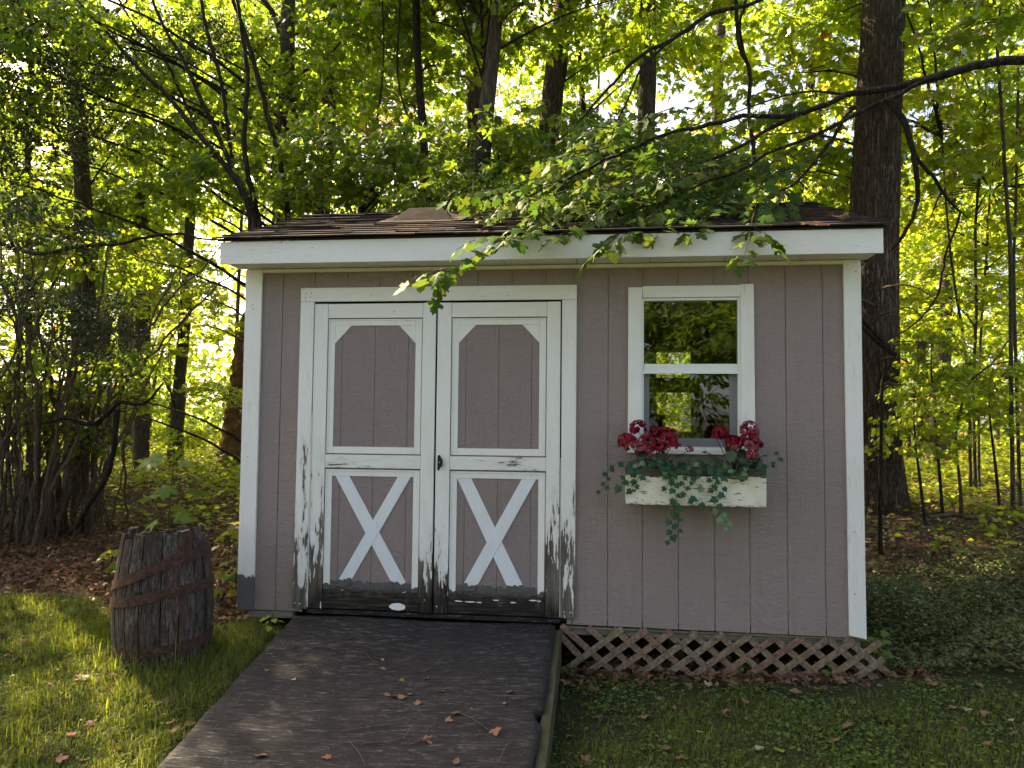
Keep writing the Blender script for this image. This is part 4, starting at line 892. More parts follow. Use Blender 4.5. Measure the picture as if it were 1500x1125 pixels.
for px, py, Y, s in [(-130, 110, 3.2, .7), (-150, -60, 3.2, .8), (-20, -70, 3.4, .6), (60, 100, 3.0, .4), (120, 20, 3.2, .45)]:  # boughs added, some beyond the left edge, to shade the ramp
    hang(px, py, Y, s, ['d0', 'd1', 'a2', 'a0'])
# mid layer, sunlit
def grid(x0, x1, y0, y1, sx_, sy_, Ya, Yb, s0, s1, kinds, p_=1.0, sz=None):
    y = y0
    while y <= y1:
        x = x0+(sx_/2 if int((y-y0)/sy_) % 2 else 0)
        while x <= x1:
            px, py = x+random.uniform(-.4, .4)*sx_, y+random.uniform(-.4, .4)*sy_
            if random.random() < p_ and not (380 < px < 1230 and py > 330): hang(px, py, random.uniform(Ya, Yb), random.uniform(s0, s1), kinds, sz)
            x += sx_
        y += sy_
YM = ['y0', 'y1', 'y2', 'a0', 'a3']
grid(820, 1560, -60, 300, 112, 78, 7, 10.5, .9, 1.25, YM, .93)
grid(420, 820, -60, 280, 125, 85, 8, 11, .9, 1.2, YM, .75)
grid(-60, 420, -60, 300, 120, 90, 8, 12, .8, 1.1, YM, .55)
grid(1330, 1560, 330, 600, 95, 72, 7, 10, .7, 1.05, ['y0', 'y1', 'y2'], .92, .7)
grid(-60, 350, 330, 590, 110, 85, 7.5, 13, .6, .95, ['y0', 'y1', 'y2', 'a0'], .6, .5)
# far layer
FM = ['f0', 'f1', 'f0', 'g0']
def far(x0, x1, y0, y1, sx_, sy_, Ya, Yb, s0, s1, p_):
    y = y0
    while y <= y1:
        x = x0
        while x <= x1:
            px, py = x+random.uniform(-.5, .5)*sx_, y+random.uniform(-.5, .5)*sy_
            if random.random() < p_ and not (380 < px < 900 and py > 340): hang(px, py, random.uniform(Ya, Yb), random.uniform(s0, s1), FM, None, False)
            x += sx_
        y += sy_
grid(-60, 345, 370, 620, 85, 62, 4.5, 7.5, .35, .6, ['y0', 'y1', 'y2'], .75, .35)
far(-80, 1580, -60, 330, 130, 110, 15, 24, .9, 1.3, .42)
far(-80, 1580, 330, 600, 110, 90, 18, 30, .8, 1.2, .6)
rt = tree_px('maple_tree', 'red leaved tree seen against the sky above the left part of the roof', 'tree', [(540, 330), (542, 220), (545, 120), (548, 60)], [7, 6, 5, 3], 10, 'bark_pale', register=False)[0]
for px, py, Y in ((535, 165, 9), (556, 120, 10), (518, 200, 9), (575, 150, 11)): foliage(rt, 'r0', P(px, py, Y), .38)
#@@END_FOLIAGE

# far woodland belt closing the view, one mass
def belt():
    ps = []
    for k in range(6500):
        a = rng.uniform(-1.35, 1.2); d_ = rng.uniform(38, 62); c_ = np.array([math.sin(a)*d_, math.cos(a)*d_-4, 0]); h = 15*rng.uniform(0, 1)**1.6
        n = 9; p = c_+rng.normal(size=(n, 3))*[.9, .9, .5]+[0, 0, h+.6]; ps.append(p)
    p = np.vstack(ps); n = len(p)
    V, F = scatter(tmpl_maple(2), p, frames(rnd_dirs(n, -.8, .4), np.array([0, -.5, 1])+rng.normal(size=(n, 3))*.6), rng.uniform(.35, .75, n))
    tag(link('far_woodland', mesh_np('far_woodland', V, F, M['maple_yel'])), 'distant yellow green woodland closing the view between the trunks', 'woodland', kind='stuff')
    tk = MB()
belt()
# slender distant trunks
for k in range(26):
    px = -40+k*62+random.uniform(-24, 24)
    if 330 < px < 380: continue
    Y = random.uniform(16, 32); b = P(px, 640, Y); g = float(ground_z(b[0], b[1])); top = b+np.array([random.uniform(-1, 1), 0, 9]); b[2] = g-.1
    tr = thing('background_tree', 'slim pale trunk far back in the woodland', 'tree', group='distant trunks in the woodland'); r0 = random.uniform(.07, .19)
    limb_part(tr, [b, b*.6+top*.4+[random.uniform(-.3, .3), 0, 0], top], [r0*1.2, r0, r0*.6], M[random.choice(['bark_pale', 'bark_grey'])], 'trunk', 6, .8, .05)
    if k % 2: limb_part(tr, [b*.55+top*.45, b*.4+top*.6+[random.choice([-1, 1])*.8, 0, .6], b*.2+top*.8+[random.choice([-1, 1])*1.5, 0, 1.2]], [r0*.5, r0*.4, r0*.2], M['bark_grey'], 'branch', 5, .5, .05)

# ---------------------------------------------------------------- trees off to the left and behind the camera
def loose_tree(label, x, y, H, boughs, kinds, s, group=None, low=.35, spread=.28, r0=.13):
    g = float(ground_z(x, y)); tr = thing('maple_tree', label, 'tree', (0, 0, 0), group)
    top = np.array([x+random.uniform(-.5, .5), y, g+H]); limb_part(tr, [np.array([x, y, g-.1]), np.array([x+random.uniform(-.1, .1), y, g+H*.4]), top], [r0*1.2, r0, r0*.3], M['bark_grey'], 'trunk', 9, .3, .05)
    for k in range(boughs):
        h = random.uniform(low, 1.0); a = random.uniform(0, 6.28); rr = H*spread*(1.15-h)*random.uniform(.4, 1.2)
        p = np.array([x+rr*math.cos(a), y+rr*math.sin(a), g+H*h]); q = np.array([x, y, g+H*(h-.12)])
        limb_part(tr, [q, (p+q)/2+[0, 0, .1], p], [.015, .011, .006], M['bark'], 'branch', 5, .3, .05); foliage(tr, random.choice(kinds), p, s)
    return tr
A_ = ['a0', 'a1', 'a2', 'a3', 'a4']
for (x, y, H, n, s) in ((-9.5, 1.5, 7, 8, .8), (-7.2, 5.2, 8, 8, .8), (-12.5, 4.5, 9, 14, 1.2), (-11, -2.5, 8, 8, 1.1), (-15, 9, 10, 14, 1.4), (-8.8, 9.2, 9, 12, 1.2)):  # added trees, mostly out of view, that break up sun on the lawn
    loose_tree('leafy maple added at the left edge of the woodland to dapple the lawn with shade', x, y, H, n, A_, s, 'maples added at the left for shade')
for (x, y, H, n, s) in ((-7, -17, 10, 22, 1.5), (-1.5, -19, 11, 24, 1.6), (4.5, -17.5, 10, 22, 1.5), (9.5, -15, 9, 20, 1.5), (2, -24, 13, 22, 1.8)):
    loose_tree('broad dark maple across the yard, seen only as a reflection in the window', x, y, H, n, A_, s, 'maples mirrored in the window', .2)
for (x, y, H, n, s) in ((5.0, 3.4, 9.5, 13, 1.0), (0.5, 5.6, 11, 14, 1.1), (-4.2, 6.2, 10.5, 12, 1.1)):  # added trees whose high crowns cast shade below
    loose_tree('tall maple added for the shade of its high crown', x, y, H, n, A_, s, 'tall maples added behind the shed for shade', .62)

loose_tree('leafy maple added just out of view at the left to shade the ramp', -7.3, 2.8, 7.0, 14, A_, .55, 'maples added at the left for shade', .52, .40)  # unseen tree added to keep most of the ramp in shade
loose_tree('tall maple added behind the shed, its crown out of view to shade the leaves over the roof', -1.34, 3.4, 8.4, 30, A_, .8, 'tall maples added behind the shed for shade', .70, .46, .10)  # added crown above view, blocks sun from the overhanging maple

# ---------------------------------------------------------------- the maple limb that reaches over the roof
def near_maple():
    tr = thing('overhanging_maple', 'maple whose dark limb reaches in from the right, draping green leaves over the roof', 'tree')
    g = float(ground_z(5.2, .6))
    limb_part(tr, [np.array([5.3, .6, g-.1]), np.array([5.25, .6, 1.6]), np.array([5.2, .6, 3.2]), np.array([5.3, .7, 7.0])], [.20, .15, .13, .07], M['bark'], 'trunk', 14, .12, .05)
    j = P(1500, 88, .5); root = np.array([5.2, .6, j[2]-.25])
    limb_part(tr, [root, (root+j)/2+[0, 0, .03], j], [.040, .032, .0255], M['bark'], 'branch', 8, .07, .05)
    br = [([(1504, 88), (1467, 90), (1430, 97), (1380, 110), (1330, 124), (1290, 132), (1240, 139), (1218, 150), (1180, 163), (1150, 170), (1090, 171), (1040, 183), (1000, 191), (950, 207), (890, 232), (830, 262), (770, 290)], [13, 13, 12, 12, 11, 10, 9, 8, 7.5, 7, 6.5, 6, 5.5, 5, 4.5, 4, 3], .5),
          ([(1372, 112), (1350, 120), (1300, 146), (1250, 169), (1220, 186), (1170, 207), (1120, 228), (1080, 252), (1030, 268), (980, 290)], [8, 7, 7, 6.5, 6, 5, 4.5, 4, 3, 2], .45),
          ([(1180, 163), (1140, 182), (1100, 205), (1060, 226), (1000, 250), (930, 275)], [5.5, 5.5, 5, 4.5, 3.5, 2], .5),
          ([(1240, 139), (1200, 133), (1150, 140), (1110, 152), (1070, 168)], [4, 3.5, 3, 2.5, 1.5], .6),
          ([(1095, 8), (1040, 20), (1010, 42), (985, 58), (955, 72), (925, 92), (898, 122), (872, 152), (845, 180)], [6, 7, 7, 6.5, 6, 5, 4.5, 4, 3], 1.6),
          ([(985, 58), (940, 100), (918, 150), (890, 200)], [4, 3.5, 3, 2], 1.6)]
    for path, wd, Y in br: branch_px(tr, path, wd, Y)
    a = P(1095, 8, 1.6); limb_part(tr, [np.array([5.22, .62, a[2]+.1]), (np.array([5.2, .6, a[2]+.5])+a)/2+[0, 0, .35], a], [.05, .03, .014], M['bark'], 'branch', 7, .1, .05)
    tw = [[(830, 262, .5), (800, 300, .1), (762, 339, -.35), (715, 362, -.45), (672, 392, -.5), (646, 415, -.55), (640, 432, -.55)],
          [(672, 392, -.5), (640, 396, -.55), (606, 408, -.55)],
          [(740, 350, -.4), (700, 350, -.5), (668, 366, -.55)],
          [(890, 232, .5), (850, 285, .1), (805, 330, -.25), (748, 335, -.4)], [(950, 240, .4), (900, 290, .1), (850, 330, -.2), (800, 352, -.35)],
          [(940, 300, .2), (910, 340, -.2), (880, 365, -.4), (862, 378, -.4)], [(1000, 250, .4), (970, 300, .1), (930, 335, -.2), (905, 350, -.3)],
          [(1040, 260, .4), (1010, 300, .1), (985, 330, -.2), (960, 345, -.3)], [(1080, 252, .4), (1060, 290, .2), (1030, 320, -.1), (1010, 345, -.3)],
          [(1120, 240, .4), (1110, 290, .1), (1100, 330, -.2), (1095, 360, -.4), (1086, 388, -.45)], [(1100, 330, -.2), (1120, 350, -.35), (1140, 362, -.4)],
          [(1140, 250, .4), (1150, 290, .2), (1160, 318, .0), (1172, 328, -.1)], [(1060, 300, .3), (1100, 310, .1), (1140, 322, -.05)],
          [(1030, 268, .4), (980, 290, .3), (920, 312, .1), (870, 330, 0), (830, 340, -.1)], [(980, 290, .5), (900, 300, .4), (840, 312, .2), (790, 330, .0), (745, 348, -.3)],
          [(800, 275, .5), (760, 300, .3), (720, 322, .1)], [(860, 250, .6), (800, 270, .5), (740, 285, .4), (690, 300, .3)],
          [(900, 240, .8), (860, 270, .6), (800, 310, .2), (770, 325, 0)], [(1000, 230, .8), (960, 262, .6), (930, 290, .4)], [(1050, 225, .8), (1060, 262, .6), (1080, 292, .3), (1090, 312, .1)]]
    for k in range(34):
        x, y = random.uniform(700, 1130), random.uniform(215, 310); Y = random.uniform(.1, 1.1)
        if y < 300-(x-640)*.30+random.uniform(-20, 20): continue
        tw.append([(x+40, y-12, Y+.1), (x, y, Y), (x-40, y+random.uniform(5, 24), Y-.15), (x-75, y+random.uniform(10, 40), Y-.25)])
    for k in range(26):
        x, y = random.uniform(780, 1220), random.uniform(150, 290); Y = random.uniform(.4, 1.3)
        tw.append([(x+40, y-14, Y), (x, y, Y), (x-45, y+random.uniform(5, 25), Y-.1)])
    lp, ld, lu, ls = [], [], [], []
    tv = []
    for t_ in tw:
        p = spline([P(x, y, Y) for x, y, Y in t_], .045); r_ = np.linspace(.0042, .0012, len(p)); V, F = tube_arrays(p, r_, 4); tv.append((V, quad2tri(F), 0))
        L = np.cumsum(np.r_[0, np.linalg.norm(np.diff(p, axis=0), axis=1)]); n = int(L[-1]/.034)
        for i in range(n):
            s_ = L[-1]*(i+.5)/n
            if s_ < .12*L[-1]: continue
            q = np.array([np.interp(s_, L, p[:, c_]) for c_ in range(3)]); ti = min(len(p)-2, np.searchsorted(L, s_)-1); d_ = p[ti+1]-p[ti]; d_ /= np.linalg.norm(d_)
            side = np.cross(d_, [0, 0, 1]); side /= np.linalg.norm(side); sg = 1 if i % 2 else -1
            dr_ = side*sg*random.uniform(.5, 1.1)+d_*random.uniform(.1, .9)+np.array([0, 0, random.uniform(-.55, .05)])
            if i >= n-1: dr_ = d_+np.array([0, 0, -.3])
            dr_ /= np.linalg.norm(dr_); sz = random.uniform(.062, .112); pet = sz*.5
            lp.append(q+dr_*pet); ld.append(dr_+np.array([0, 0, -random.uniform(0, .55)])); lu.append(np.array([0, -.25, 1])+rng.normal(size=3)*.45); ls.append(sz)
    lp, ld, lu, ls = map(np.array, (lp, ld, lu, ls)); Rm = frames(ld, lu)
    V, F, mi = join(tv); link('twigs', mesh_np('twigs', V, F, M['twig']), tr)['kind'] = 'stuff'
    dpt = (lp-CAM)@CF; order = np.argsort(dpt); near = order[:300]; rest = order[300:]
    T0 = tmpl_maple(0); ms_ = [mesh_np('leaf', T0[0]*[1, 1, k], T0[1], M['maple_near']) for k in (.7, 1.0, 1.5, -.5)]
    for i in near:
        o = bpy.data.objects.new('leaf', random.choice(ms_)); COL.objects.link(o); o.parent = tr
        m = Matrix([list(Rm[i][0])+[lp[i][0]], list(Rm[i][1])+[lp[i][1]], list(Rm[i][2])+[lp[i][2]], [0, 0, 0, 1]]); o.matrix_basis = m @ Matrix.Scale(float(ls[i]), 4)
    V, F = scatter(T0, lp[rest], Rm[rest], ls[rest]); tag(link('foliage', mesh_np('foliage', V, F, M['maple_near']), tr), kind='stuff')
near_maple()

# ---------------------------------------------------------------- lawn, litter and ground cover (uncountable)
BAR = G(241, 984); BC = np.array([BAR[0]-.135, BAR[1]+.20, 0]); BC[2] = float(ground_z(BC[0], BC[1]))-.01
def inramp(x, y): return (x > -1.86) & (x < -.24) & (y < 0.02)
def free(x, y, m_=.0): return ~inramp(x, y) & (np.hypot(x-BC[0], y-BC[1]) > .235+m_) & ~((x > -2.2) & (x < 1.4) & (y > -.0) & (y < 2.5))
def nz(x, y, k, s=0): return np.sin(x*k+s)*np.sin(y*k*1.3+s*2)+.6*np.sin(x*k*2.3+y*k*1.1+s*3)+.4*np.sin(x*k*4.1-y*k*3.7+s)
def at_ground(x, y, dz=0): return np.stack([x, y, ground_z(x, y)+dz], -1)
def vis(x, y):
    """keep what the frame (with a wide margin) could show"""
    d = np.stack([x, y, ground_z(x, y)], -1)-CAM; dep = d@CF; u = (d@CR)/dep*FPX; v = -(d@CU)/dep*FPX
    return (dep > .3) & (np.abs(u) < 1000) & (v < 760)
def grass():
    n = 330000; x = rng.uniform(-5.2, 3.6, n); y = rng.uniform(-2.5, .25, n)
    edge = -.02+.10*nz(x, y, 2.1)-.20*(x > -.2)-.25*np.clip(x-1.5, 0, 2)*(x < 9)+.22*(x < -2.9)
    bare = nz(x, y, 2.6, 1.7)
    dens = np.where(x < -1.8, 1.0, .55)*np.clip((edge-y)/.16, 0, 1)*np.clip(1.15-.45*np.clip(bare, 0, 3), .2, 1)*np.where((x > -.3) & (x < .25) & (y > -.9), .35, 1)
    k = free(x, y) & (rng.uniform(size=n) < dens) & vis(x, y); x, y = x[k], y[k]; n = len(x)
    h = rng.uniform(.018, .052, n)*np.where(x < -1.9, 1.25, .8)*(1+.35*nz(x, y, 5, .4)).clip(.5, 1.8)
    tuft = (np.exp(-((np.hypot(x-BC[0], y-BC[1])-.27)/.07)**2) > .4) & (rng.uniform(size=n) < .5); h = np.where(tuft, h*2.1, h)
    tall = rng.uniform(size=n) < .035; h = np.where(tall & (x < -1.8), h*2.0, h)
    p = at_ground(x, y, -.004); a = rng.uniform(0, 6.28, n); lean = rng.uniform(.15, 1.1, n)*h; wd = rng.uniform(.0012, .0026, n)
    dx, dy = np.cos(a), np.sin(a); px_, py_ = -dy, dx; z0 = np.zeros(n)
    b1 = p+np.stack([px_*wd, py_*wd, z0], -1); b2 = p-np.stack([px_*wd, py_*wd, z0], -1)
    m_ = p+np.stack([dx*lean*.35, dy*lean*.35, h*.6], -1); m1 = m_+np.stack([px_*wd*.8, py_*wd*.8, z0], -1); m2 = m_-np.stack([px_*wd*.8, py_*wd*.8, z0], -1)
    t_ = p+np.stack([dx*lean, dy*lean, h*(1-.25*(lean/h))], -1)
    V = np.stack([b1, b2, m1, m2, t_], 1).reshape(-1, 3); F = (np.array([[0, 1, 3], [0, 3, 2], [2, 3, 4]])[None]+(np.arange(n)*5)[:, None, None]).reshape(-1, 3)
    tag(link('lawn_grass', mesh_np('lawn_grass', V, F, M['grass'])), 'short green lawn grass on both sides of the ramp', 'grass', kind='stuff')
grass()
def ovals(name, label, cat, n, xr, yr, keep, size, mat, dz=(.0, .03), tm=None, zdir=(.0, .5), tilt=.5):
    x = rng.uniform(*xr, n); y = rng.uniform(*yr, n); k = keep(x, y) & vis(x, y); x, y = x[k], y[k]; n = len(x)
    p = at_ground(x, y, rng.uniform(*dz, n)) if not callable(dz) else at_ground(x, y, dz(x, y, n))
    V, F = scatter(tm or tmpl_kite(), p, frames(rnd_dirs(n, *zdir), np.array([0, 0, 1.])+rng.normal(size=(n, 3))*tilt), rng.uniform(*size, n))
    tag(link(name, mesh_np(name, V, F, mat)), label, cat, kind='stuff'); return n
U = lambda n: rng.uniform(size=n)
ovals('clover', 'small round leaved weeds and clover growing through the lawn', 'weeds', 60000, (-4.5, 3.4), (-2.3, .02),
      lambda x, y: free(x, y) & (U(len(x)) < np.where(x > -.3, .95, .12)*np.clip(.55+.5*nz(x, y, 3.3, .9), .05, 1)*np.clip((-.06-y)/.12, 0, 1)), (.010, .024), M['clover'], (.008, .034), tmpl_oval(.4, .03), (-.1, .35), .35)
L2 = tmpl_maple(2)
def litter_keep(x, y):
    near = np.exp(-np.clip(y-2.5, 0, 99)/4.0); e = .05+.12*nz(x, y, 2.1)
    d = np.where(y > e, .95*near+.12, .05)
    d = np.where((y < .0) & (y > -.20+.05*nz(x, y, 4)) & (x > -.25) & (x < 1.7), .9, d)
    return free(x, y) & (U(len(x)) < np.where((x > 1.4) & (y > -.5) & (y < 2.4), d*.25, d))
ovals('leaf_litter', 'brown dry leaf litter covering the woodland floor round the shed', 'leaf litter', 70000, (-8.5, 8), (-.7, 11), litter_keep, (.03, .075), M['litter'], (.002, .03), L2, (-.35, .45), .75)
ovals('leaf_litter', 'thick brown leaf litter at the foot of the shrub behind the barrel', 'leaf litter', 16000, (-6.6, -2.3), (.05, 3.2), lambda x, y: free(x, y) & (U(len(x)) < .9), (.022, .055), M['litter'], (.004, .035), L2, (-.4, .5), .8)
ovals('leaf_litter', 'dry leaves gathered along the foot of the lattice skirt', 'leaf litter', 3600, (-.24, 1.75), (-.34, .3), lambda x, y: (U(len(x)) < np.exp(-((y+.03)/.13)**2)*np.clip(.55+.4*nz(x, y, 5.3), .05, 1)*(1+.8*(x < .4))+(y > 0)*.5), (.02, .055), M['litter'], (.004, .03), L2, (-.3, .5), .8)
def vk(x, y):
    front = .12-.55*np.clip((x-1.5)/1.2, 0, 1.3)+.07*nz(x, y, 3); back = 2.5+.35*nz(x, y, 1.4)
    return (x > 1.46+.06*nz(x, y, 5)) & (y > front) & (U(len(x)) < np.clip((back-y)/.8, .0, 1)+.03) & (np.hypot(x-4.1, y-6.2) > .6)
ovals('periwinkle', 'low dark green periwinkle ground cover beside the right corner of the shed', 'ground cover', 120000, (1.3, 6.5), (-.9, 4.5), vk, (.020, .040), M['vinca'],
      lambda x, y, n: rng.uniform(.01, .11, n)*(1+.6*nz(x, y, 2.6)).clip(.4, 1.9), tmpl_oval(.27, .06), (-.1, .7), .6)
def herb():
    ps, n = [], 8000
    r_ = rng.uniform(0, 1, n)**.75*34+2.2; a = rng.uniform(-.98, .78, n); x = np.sin(a)*r_*1.05; y = np.cos(a)*r_-1.5
    k = (y > 2.9) & ~((x > 1) & (y < 5.2) & (rng.uniform(size=n) < .75)) & vis(x, y) & (U(n) < np.clip((y-1.5)/7+.25*nz(x, y, .8), .10, 1)); x, y = x[k], y[k]
    for x_, y_ in zip(x, y):
        m_ = int(rng.integers(8, 26)); s_ = rng.uniform(.1, .42); h = rng.uniform(.08, .22)*(1+min(y_, 22)/11)
        q = rng.normal(size=(m_, 3))*[s_, s_, h*.45]; q[:, 2] = np.abs(q[:, 2])+.03; q += [x_, y_, float(ground_z(x_, y_))]; ps.append(q)
    p = np.vstack(ps); n = len(p); sz = rng.uniform(.05, .10, n)*(1+np.clip(p[:, 1], 0, 25)/28)
    V, F = scatter(tmpl_kite(), p, frames(rnd_dirs(n, -.2, .35), np.array([0, 0, 1.])+rng.normal(size=(n, 3))*.5), sz)
    tag(link('undergrowth', mesh_np('undergrowth', V, F, M['under'])), 'sunlit yellow green undergrowth spreading over the woodland floor', 'undergrowth', kind='stuff')
herb()
# fallen sticks and branches on the woodland floor
def sticks():
    st_ = []
    for k in range(330):
        x = random.choice([random.uniform(1.8, 8), random.uniform(-8, -2.6)]); y = random.uniform(1.6, 9); a = random.uniform(-.6, .6)+(3.14 if random.random() < .5 else 0); L = random.uniform(.15, 1.0)
        q = [np.array([x+L*t_*math.cos(a), y+L*t_*math.sin(a), 0])+rng.normal(size=3)*[.02, .02, 0] for t_ in (0, .4, 1)]
        for v in q: v[2] = float(ground_z(v[0], v[1]))+random.uniform(.01, .06)
        r0 = random.uniform(.003, .012); V, F = tube_arrays(q, [r0, r0*.8, r0*.3], 4); st_.append((V, quad2tri(F), 0))
    V, F, mi = join(st_); tag(link('woodland_debris', mesh_np('woodland_debris', V, F, M['twig_brown'])), 'scattered twigs and brushwood lying on the woodland floor', 'brushwood', kind='stuff')
sticks()
for lab, path, wd, Y in [('fallen branch lying across the ground at the foot of the oak', [(1262, 690), (1300, 698), (1340, 697), (1365, 708), (1382, 726)], [5, 6, 5, 4, 2], 4.4),
                         ('long pale stick lying on the leaf litter at the far right', [(1360, 762), (1400, 758), (1440, 765), (1490, 768)], [5, 5, 4, 3], 3.4)]:
    t = thing('fallen_branch', lab, 'branch'); pts = [G(px, py)+[0, 0, .035] for px, py in path]; limb_part(t, pts, [w_*np.dot(p-CAM, CF)/FPX/2 for w_, p in zip(wd, pts)], M['twig_brown'], 'stick', 7, .08, .06)

# ---------------------------------------------------------------- barrel
def barrel():
    bz = BC[2]; topz = P(241, 782, BAR[1]+.05)[2]; H = topz-bz
    t = thing('wooden_barrel', 'weathered open wooden barrel with slipped rusty hoops standing on the grass left of the ramp', 'barrel', (0, 0, 0))
    hh = np.array([0, .15, .3, .45, .6, .75, .9, 1.0])*H; rr = np.array([.263, .283, .293, .293, .285, .270, .252, .240])*.875
    lean = lambda z: np.array([-.012*z, .0, 0])
    def pt(r, a, z): q = BC+np.array([r*math.cos(a), r*math.sin(a), z]); return q+lean(z)
    wds = []; a = 0.0
    while a < 2*math.pi-.12: w_ = random.uniform(.26, .44); w_ = min(w_, 2*math.pi-a); wds.append((a, a+w_)); a += w_
    for i, (a0, a1) in enumerate(wds):
        am = (a0+a1)/2; ang = math.degrees(am) % 360
        dh = random.uniform(-.05, .015)+(-.02 if 180 < ang < 240 else 0)+(.03 if 300 < ang < 345 else 0); g_ = .012; off = random.uniform(-.006, .005)
        mb = MB(); n = len(hh); nseg = 3; vs = []
        for k in range(n):
            z = hh[k] if k < n-1 else hh[k]+dh; r = float(np.interp(min(z, H), hh, rr))+off*(k/n)
            for r_ in (r, r-.022):
                for s_ in range(nseg+1):
                    aa = a0+g_+(a1-a0-2*g_)*s_/nseg; vs.append(pt(r_+(.001 if s_ in (1, 2) else -.0015), aa, z+((random.uniform(-.008, .006)) if k == n-1 else 0)))
        fs = []; row = 2*(nseg+1); W2 = nseg+1
        for k in range(n-1):
            for s_ in range(nseg):
                fs.append((k*row+s_, k*row+s_+1, (k+1)*row+s_+1, (k+1)*row+s_)); fs.append((k*row+W2+s_+1, k*row+W2+s_, (k+1)*row+W2+s_, (k+1)*row+W2+s_+1))
            fs.append((k*row+W2, k*row, (k+1)*row, (k+1)*row+W2)); fs.append((k*row+nseg, k*row+W2+nseg, (k+1)*row+W2+nseg, (k+1)*row+nseg))
        for s_ in range(nseg): b = (n-1)*row; fs.append((b+s_, b+s_+1, b+W2+s_+1, b+W2+s_))
        for s_ in range(nseg): fs.append((s_+1, s_, W2+s_, W2+s_+1))
        part(mb.add(vs, fs), 'stave', M['stave'], t, 0)
    def hoop(zc, tx, ty, wd, out=.006, lab=None, hole=None):
        n = 72; mb = MB(); vs = []
        for i in range(n):
            a = 2*math.pi*i/n
            zz = zc+tx*math.cos(a)+ty*math.sin(a)+.003*math.sin(a*5)
            for z_, o_ in ((zz-wd/2, out), (zz+wd/2, out), (zz+wd/2, out-.0025), (zz-wd/2, out-.0025)):
                vs.append(pt(float(np.interp(z_, hh, rr))+o_+.003, a, z_))
        fs = []
        for i in range(n):
            j_ = (i+1) % n
            for q in range(4): fs.append((i*4+q, j_*4+q, j_*4+(q+1) % 4, i*4+(q+1) % 4))
        o = part(mb.add(vs, fs), 'hoop', M['rust'], t, 0); 
        if lab: o['label'] = lab
    hoop(H*.70, .10, .0, .054, lab='upper rusty hoop slipped steeply to one side'); hoop(H*.515, .05, .0, .052, lab='middle dark rusty hoop slightly tilted'); hoop(H*.115, .03, .01, .050, lab='bottom rusty hoop at the grass')
    q = pt(.2545, math.radians(270+3), H*.555); mb = MB(); pts = [(q[0]+.021*math.cos(u), q[2]+.018*math.sin(u)) for u in [2*math.pi*i/16 for i in range(16)]]
    part(MB().prism(pts, q[1]-.004, q[1]+.01), 'bung_hole', M['black'], t, 0)
    part(MB().lathe([(.21, .05), (.21, .07)], BC, 24), 'barrel_head', M['stave'], t, 0)
barrel()

# ---------------------------------------------------------------- seedlings
def seedling(label, x, y, H, lean, leaves, size, mat='under', kind='maple', g=None):
    z = float(ground_z(x, y)); t = thing('seedling', label, 'seedling', (0, 0, 0), g)
    top = np.array([x+lean[0], y+lean[1], z+H]); st_ = [np.array([x, y, z-.02]), np.array([x+lean[0]*.2, y+lean[1]*.2, z+H*.5]), top]
    limb_part(t, st_, [.005+.003*H, .004+.002*H, .002], M['stem'], 'stem', 5, .06, .02)
    tm = tmpl_maple(0) if kind == 'maple' else tmpl_oval(.36, .05); me = mesh_np('leaf', tm[0]*[1, 1, 1.2], tm[1], M[mat])
    for k in range(leaves):
        f = .35+.65*(k+1)/leaves; b = st_[1]*(1-f)*2+top*(2*f-1) if f > .5 else st_[0]*(1-2*f)+st_[1]*2*f
        a = k*2.4+random.uniform(-.4, .4); d_ = np.array([math.cos(a), math.sin(a), random.uniform(-.35, .25)]); sz = size*random.uniform(.7, 1.15); o_ = b+d_*sz*.7
        Rm = frames(np.array([d_+[0, 0, -.3]]), np.array([[0, -.3, 1.]])+rng.normal(size=(1, 3))*.25)[0]
        o = bpy.data.objects.new('leaf', me); COL.objects.link(o); o.parent = t
        o.matrix_basis = Matrix([list(Rm[0])+[o_[0]], list(Rm[1])+[o_[1]], list(Rm[2])+[o_[2]], [0, 0, 0, 1]]) @ Matrix.Scale(sz, 4)
b = G(246, 800)
seedling('tall seedling with big drooping olive green leaves right behind the barrel', P(246, 760, .35)[0], .35, P(246, 655, .35)[2]-float(ground_z(-3, .35)), (.02, .02), 16, .16, 'clover', 'maple')
for lab, px, py, H, n, s, m_, k in [
    ('bright green seedling at the left side of the barrel', 158, 862, .30, 12, .085, 'under', 'maple'), ('small leafy seedling between the barrel and the left wall, the taller one', 334, 846, .42, 12, .10, 'under', 'maple'),
    ('low leafy seedling close to the left corner board', 346, 872, .26, 9, .09, 'clover', 'maple'), ('broad leaved seedling behind the right side of the barrel', 318, 880, .2, 8, .09, 'under', 'maple'),
    ('yellow leaved seedling beside the left edge of the ramp', 392, 938, .14, 8, .05, 'fallen_yel', 'oval'), ('three leaved green seedling growing through the lattice near its middle', 1082, 988, .13, 8, .05, 'clover', 'maple'),
    ('small green seedling at the lattice foot, right of the middle one', 1202, 992, .10, 7, .045, 'clover', 'maple'), ('reddish green creeper leaves at the right end of the lattice', 1285, 985, .22, 14, .055, 'clover', 'maple'),
    ('leafy green seedling in the periwinkle to the right of the shed', 1392, 822, .28, 12, .09, 'under', 'maple'), ('pale green seedling by the foot of the oak', 1318, 722, .35, 12, .10, 'under', 'oval'),
    ('yellow green seedling at the far right by the fallen stick', 1440, 790, .25, 9, .09, 'under', 'maple'), ('lone seedling at the left behind the grass edge', 120, 905, .12, 6, .05, 'clover', 'oval'),
    ('small weed seedling at the foot of the lattice, left end', 845, 1000, .07, 7, .035, 'clover', 'oval')]:
    q = G(px, py); seedling(lab, q[0], q[1], H, (random.uniform(-.06, .06), random.uniform(-.05, .05)), n, s, m_, k)
